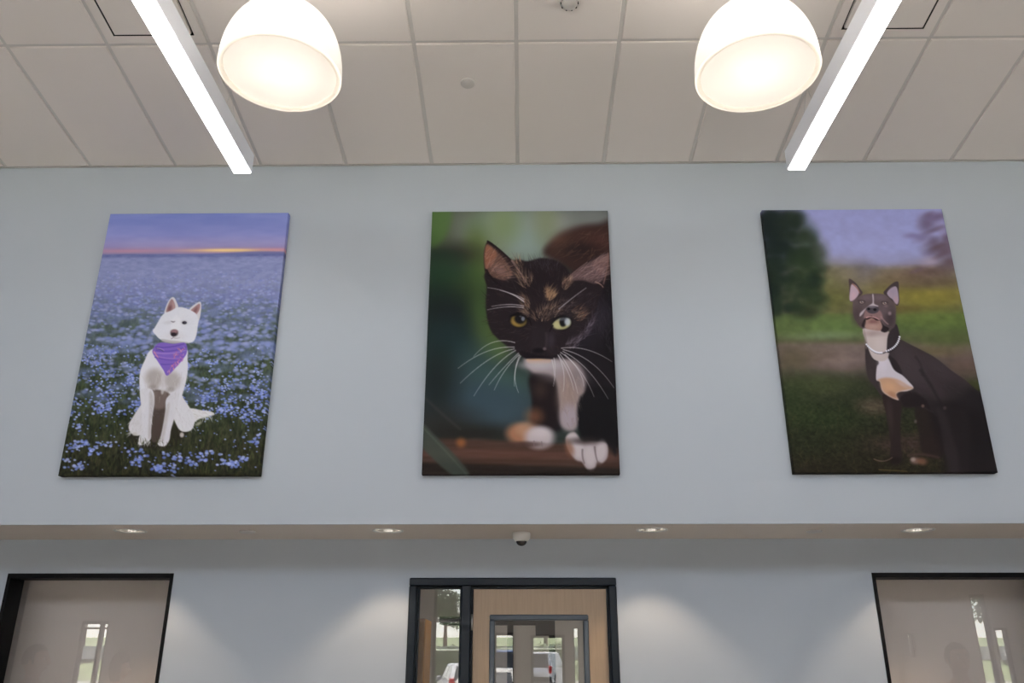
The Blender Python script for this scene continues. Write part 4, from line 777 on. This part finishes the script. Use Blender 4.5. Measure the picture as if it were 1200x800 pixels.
def person(loc, rz, h, label, sk, hr, shirt, pants, long_hair=False, female=False):
    t = thing('person', label, 'person', loc, rz); k = h/1.78; S = lambda *v: tuple(a*k for a in v)
    sh = .175 if female else .195
    v = [S(0, 0, .95, .085, .07), S(0, 0, 1.12, .115, .085), S(0, .01, 1.32, .125, .095), S(0, .01, 1.44, .085, .07), S(0, -.005, 1.52, .052, .055), S(0, -.01, 1.58, .055, .065), S(0, -.015, 1.665, .074, .092), S(0, -.01, 1.74, .05, .06)]
    e = [(i, i+1) for i in range(7)]
    for s in (-1, 1):
        o = len(v); v += [S(s*sh, 0, 1.415, .052), S(s*(sh+.045), .01, 1.14, .042), S(s*(sh+.05), -.05, .89, .028), S(s*(sh+.048), -.065, .82, .030, .018)]
        e += [(3, o), (o, o+1), (o+1, o+2), (o+2, o+3)]
        for f, (dy, l) in enumerate(((-.030, .072), (-.010, .082), (.010, .076), (.028, .060))):   # four fingers, slightly curled
            q = len(v); bx = s*(sh+.047); v += [S(bx, -.068+dy, .792, .0095), S(bx-s*.006, -.074+dy, .792-l*.55, .0085), S(bx-s*.022, -.082+dy, .792-l, .007)]; e += [(o+3, q), (q, q+1), (q+1, q+2)]
        q = len(v); v += [S(s*(sh+.03), -.10, .815, .010), S(s*(sh+.018), -.118, .785, .008)]; e += [(o+3, q), (q, q+1)]
        o = len(v); v += [S(s*.085, 0, .86, .062), S(s*.10, -.005, .50, .058), S(s*.10, .02, .30, .054), S(s*.10, .015, .09, .034), S(s*.10, -.02, .04, .036, .03), S(s*.105, -.15, .025, .036, .020)]
        e += [(0, o), (o, o+1), (o+1, o+2), (o+2, o+3), (o+3, o+4), (o+4, o+5)]
    skin_obj('body', v, e, sk, t)
    def face(p):
        z = p.z/(.112*k); f = 1-.16*max(0, -z)**1.5; p.x *= f
        if p.y < 0: p.y *= 1-.06*abs(z)
        return p
    hc = S(0, -.018, 1.66); blob('head', sk, t, hc, S(.077, .098, .116), face)
    blob('nose', sk, t, S(0, -.118, 1.648), S(.014, .022, .024), n=8); blob('mouth', M['lip'], t, S(0, -.103, 1.603), S(.024, .008, .008), n=8)
    for s in (-1, 1):
        ey = blob('eye', M['eye'], t, S(s*.031, -.098, 1.672), S(.013, .010, .009), n=8); blob('iris', M['iris'], ey, S(s*.031, -.107, 1.672), S(.006, .003, .006), n=6)
        blob('ear', sk, t, S(s*.078, -.01, 1.655), S(.010, .020, .032), n=8); MB().tube(S(s*.018, -.108, 1.693), S(s*.046, -.098, 1.694), .004*k).build('eyebrow', hr, t)
    def cap(p):
        if p.y < -.035*k and p.z < .055*k: p.y = max(p.y, -.035*k)
        if p.z < (-.15*k if long_hair else -.045*k): p.z = -.15*k if long_hair else -.045*k
        return p
    blob('hair', hr, t, S(0, -.004, 1.675), S(.088, .104, .115) if not long_hair else S(.094, .112, .19), cap)
    v = [S(0, 0, .86, .162, .125), S(0, 0, 1.12, .15, .11) if not female else S(0, 0, 1.12, .13, .10), S(0, .01, 1.32, .165, .12), S(0, .01, 1.44, .11, .09), S(0, .0, 1.485, .066, .066)]
    e = [(0, 1), (1, 2), (2, 3), (3, 4)]
    for s in (-1, 1): o = len(v); v += [S(s*sh, 0, 1.41, .068), S(s*(sh+.045), .01, 1.16, .056), S(s*(sh+.05), -.04, .94, .043)]; e += [(3, o), (o, o+1), (o+1, o+2)]
    skin_obj('shirt', v, e, shirt, t)
    v = [S(0, 0, 1.05, .13, .10), S(0, 0, .90, .155, .12)]; e = [(0, 1)]
    for s in (-1, 1): o = len(v); v += [S(s*.095, 0, .80, .105), S(s*.10, -.005, .50, .075), S(s*.10, .015, .28, .066), S(s*.10, .01, .09, .058)]; e += [(1, o), (o, o+1), (o+1, o+2), (o+2, o+3)]
    skin_obj('trousers', v, e, pants, t)
    for s in (-1, 1):
        MB().prism([(.075*k, 0), (-.20*k, 0), (-.215*k, .02*k), (-.19*k, .05*k), (-.06*k, .085*k), (.04*k, .10*k), (.08*k, .06*k)], s*.10*k-.046*k, s*.10*k+.046*k).build('shoe', M['shoe'], t)
person((-4.05, 4.3, 0), R(90), 1.79, 'person in a dark jacket, reflected in the window below the white dog print', M['skin'], M['hair'], mat('jacket_cloth', (.03, .032, .036), .85), mat('trouser_cloth', (.04, .04, .05), .9))
person((-4.5, 1.75, 0), R(75), 1.70, 'person with long brown hair and a plum top standing farther from the glass', M['skin'], M['hair2'], mat('plum_cloth', (.10, .03, .06), .85), mat('jean_cloth', (.03, .04, .08), .9), True, True)
person((3.42, 4.55, 0), R(180), 1.80, 'person in a grey shirt facing the window below the grey dog print', M['skin2'], M['hair'], mat('grey_shirt_cloth', (.08, .08, .085), .85), mat('dark_trouser_cloth', (.02, .02, .025), .9))

# ------------------------------------------------------------------ outside, seen in the door glass
GZ = lambda y: float(np.interp(-y, [3.7, 8, 30, 50, 60, 74, 120], [-.02, 0, .35, .5, 1.9, 2.9, 5.2]))
def ground(name, m, y0, y1, dz, lab, cat):
    ys = [y for y in (-3.7, -8, -30, -50, -60, -74, -120) if y1 <= y <= y0]; ys = sorted({y0, y1, *ys}, reverse=True); gz = lambda y: GZ(y)+dz
    mb = MB(); P = [(x, y, gz(y)+d) for y in ys for d in (0, -.1) for x in (-70, 70)]
    mb.add(P, [q for i in range(len(ys)-1) for o in (4*i,) for q in ((o, o+1, o+5, o+4), (o+2, o+6, o+7, o+3), (o, o+4, o+6, o+2), (o+1, o+3, o+7, o+5))]+[(0, 2, 3, 1), (len(P)-4, len(P)-3, len(P)-1, len(P)-2)])
    tag(mb.build(name, m), lab, cat, kind='structure')
ground('sidewalk', M['pave'], -3.7, -8, 0, 'pale concrete sidewalk in front of the building', 'sidewalk'); ground('parking_lot', M['asphalt'], -8, -50, 0, 'asphalt parking lot in front of the building', 'parking lot')
ground('lawn', M['grass'], -50, -60, .03, 'green grass bank beyond the parking lot', 'lawn'); ground('road', M['pave'], -60, -74, .0, 'pale road beyond the grass', 'road'); ground('field', M['grass'], -74, -120, .03, 'green field beyond the road', 'field')
tag(MB().box(-70, 70, -60.4, -60, 1.6, 2.95).build('trim_2', M['pave']), 'low pale concrete kerb wall along the road', 'kerb wall', kind='structure')
def car(loc, rz, paint, label, tall=1.72, L=4.7):
    t = thing('car', label, 'car', loc, rz); W = .92; hl = L/2; bt = .98 if tall > 1.6 else .88     # +x is the front
    wb = hl*.62; arch = lambda x: [(x+.40*math.cos(a), .33+.40*math.sin(a)) for a in np.linspace(math.pi, 0, 9)]
    low = [(-hl, .36), (-wb-.46, .26)]+arch(-wb)+[(-wb+.46, .24), (wb-.46, .24)]+arch(wb)+[(wb+.46, .26), (hl, .36), (hl+.02, .62), (hl-.12, .82), (hl*.46, bt), (-hl+.1, bt), (-hl-.02, .8)]
    body = MB().prism([(p[0], p[1]) for p in low], -W, W, 'y').build('body', paint, t)
    b0, b1, c0, c1 = -hl+.08, hl*.47, -hl+(.32 if tall > 1.6 else .75), hl*.14; zr = tall
    mb = MB(); wi = W*.76
    mb.add([(b0, -W*.98, bt), (b1, -W*.98, bt), (c1, -wi, zr-.04), (c0, -wi, zr-.04), (b0, W*.98, bt), (b1, W*.98, bt), (c1, wi, zr-.04), (c0, wi, zr-.04), (c1-.12, -wi*.85, zr), (c0+.1, -wi*.85, zr), (c1-.12, wi*.85, zr), (c0+.1, wi*.85, zr)],
           [(0, 1, 2, 3), (4, 7, 6, 5), (0, 3, 7, 4), (1, 5, 6, 2), (2, 8, 9, 3), (6, 7, 11, 10), (2, 6, 10, 8), (3, 9, 11, 7), (8, 10, 11, 9), (0, 4, 5, 1)]); mb.build('cabin', paint, t)
    lerp = lambda a, b, s: a+(b-a)*s
    def pane(name, A, B, D, E, out):
        P = [Vector(p)+Vector(out) for p in (A, B, D, E)]; Q = [p-Vector(out)*2 for p in P]; MB().add(P+Q, [(0, 1, 2, 3), (7, 6, 5, 4), (0, 4, 5, 1), (1, 5, 6, 2), (2, 6, 7, 3), (3, 7, 4, 0)]).build(name, M['cglass'], t)
    za, zb = bt+.05, zr-.10; fa, fb = (za-bt)/(zr-.04-bt), (zb-bt)/(zr-.04-bt)
    for s in (-1, 1):
        ya, yb = s*lerp(W*.98, wi, fa), s*lerp(W*.98, wi, fb)
        for u0, u1 in ((.08, .46), (.50, .92)):
            X = lambda u, f: lerp(lerp(b0, c0, f), lerp(b1, c1, f), u)
            pane('side_window', (X(u0, fa), ya, za), (X(u1, fa), ya, za), (X(u1, fb), yb, zb), (X(u0, fb), yb, zb), (0, s*.006, .002))
        for x in (-wb, wb):
            wh = MB().lathe([(.18, -.11), (.31, -.11), (.335, -.08), (.335, .08), (.31, .11), (.18, .11)], 24, (x, s*(W-.11), .335), axis='y').build('wheel', M['tyre'], t)
            MB().lathe([(.02, .10*s), (.12, .085*s), (.19, .105*s)], 20, (x, s*(W-.11), .335), axis='y').build('rim', M['chrome'], wh)
        MB().bbox(-hl-.03, -hl+.10, min(s*W*.98, s*W*.78), max(s*W*.98, s*W*.78), .74, bt+.12, .02).build('tail_lamp', M['red'], t); MB().bbox(hl-.16, hl, min(s*W*.96, s*W*.6), max(s*W*.96, s*W*.6), .64, .78, .02).build('head_lamp', M['lens'], t)
        MB().bbox(c1+.1, c1+.26, min(s*W*1.0, s*W*1.18), max(s*W*1.0, s*W*1.18), bt+.02, bt+.16, .03).build('mirror', paint, t)
    for name, xb, xt in (('rear_window', b0, c0), ('windscreen', b1, c1)):
        pane(name, (lerp(xb, xt, fa), -W*.80, za), (lerp(xb, xt, fa), W*.80, za), (lerp(xb, xt, fb), wi*.86, zb), (lerp(xb, xt, fb), -wi*.86, zb), (-.008 if name[0] == 'r' else .008, 0, .004))
    MB().bbox(-hl-.06, -hl+.1, -W*.98, W*.98, .36, .58, .03).build('rear_bumper', M['tyre'] if tall > 1.6 else paint, t); MB().box(-hl-.03, -hl, -.26, .26, .66, .78).build('number_plate', M['plate'], t)
white, silver, blue, dark = (mat(n, c, .25, spec=.6) for n, c in (('car_white', (.80, .80, .80)), ('car_silver', (.22, .23, .26)), ('car_blue', (.03, .07, .20)), ('car_dark', (.02, .025, .03))))
for x, y, rz, p, lab, h in ((1.15, -37.5, R(-76), white, 'white sport utility car parked in the lot, tail towards the building', 1.80), (-1.25, -33, R(-96), blue, 'blue van parked in the lot beside the white car', 1.86), (-1.95, -20, R(-100), silver, 'silver saloon car with red tail lamp parked near the entrance', 1.46), (-.75, -13.5, R(-84), dark, 'dark saloon car parked closest to the entrance', 1.44), (7.5, -34, R(-90), silver, 'silver hatchback parked at the far end of the lot', 1.5)):
    car((x, y, GZ(y)), rz, p, lab, h)
rng = random.Random(5)
def leaves(name, m, parent, blobs, n, sz):
    mb = MB(); vs = []; fs = []
    for i in range(n):
        c, r = blobs[rng.randrange(len(blobs))]; d = Vector((rng.gauss(0, 1), rng.gauss(0, 1), rng.gauss(0, 1))).normalized()*rng.uniform(.55, 1.0)
        p = Vector(c)+Vector((d.x*r[0], d.y*r[1], d.z*r[2])); a = Vector((rng.gauss(0, 1), rng.gauss(0, 1), rng.gauss(0, .6))).normalized(); b = a.orthogonal().normalized(); s = sz*rng.uniform(.6, 1.3); o = len(vs)
        vs += [p-a*s, p+b*s*.5, p+a*s, p-b*s*.5]; fs.append((o, o+1, o+2, o+3))
    mb.add(vs, fs); o = mb.build(name, m, parent); return o
def tree(x, y, h, lab):
    t = thing('tree', lab, 'tree', (x, y, GZ(y)))
    tr = MB().lathe([(.22, 0), (.16, h*.3), (.10, h*.6)], 10, cap0=True, cap1=True)
    bl = []
    for i in range(9):
        a = i*2.4; rr = h*.22*(.3+.7*rng.random()); z = h*(.45+.45*rng.random()); c = (rr*math.cos(a), rr*math.sin(a), z); bl.append((c, (h*.17, h*.17, h*.13))); tr.tube((0, 0, h*.4), c, .05)
    tr.build('trunk', M['bark'], t); f = leaves('foliage', M['leaf'], t, bl, 2600, h*.028); f['kind'] = 'stuff'
for x, y, h, lab in ((-6.9, -66, 5.7, 'leafy tree at the edge of the lot seen in the sidelight glass'), (-11, -70, 8, 'leafy tree beyond the lot, towards the white dog side'), (10, -78, 7, 'leafy tree beyond the lot, towards the grey dog side'), (-20, -76, 8.5, 'tall leafy tree at the far corner of the field'), (18, -80, 8, 'tall leafy tree by the road on the far side'), (-14.5, -84, 7, 'leafy tree in the tree line past the road, second from the silver car'), (2.5, -88, 6, 'leafy tree in the tree line straight beyond the white car'), (-37, -62, 8, 'leafy tree far along the lawn on the white dog side'), (38, -60, 8, 'leafy tree far along the lawn on the grey dog side'), (46, -70, 9, 'big leafy tree by the road far on the grey dog side')): tree(x, y, h, lab)
def hedge(x0, x1, y, h, lab):
    t = thing('hedge', lab, 'hedge', ((x0+x1)/2, y, GZ(y)-.02)); hw = (x1-x0)/2
    MB().bbox(-hw, hw, -.5, .5, 0, h*.85, .1).build('core', M['leaf'], t); n = int(hw*1.5)+2
    f = leaves('foliage', M['leaf2'], t, [((-hw+2*hw*i/n, 0, h*.5), (hw/n*1.3, .65, h*.52)) for i in range(n+1)], int(hw*420), .10); f['kind'] = 'stuff'
hedge(-6.4, -1.9, -44, 2.4, 'long green hedge behind the silver car'); hedge(-1.6, 3.2, -46, 2.5, 'clipped green hedge behind the white car'); hedge(5, 12, -46, 2.2, 'clipped green hedge at the far end of the lot')
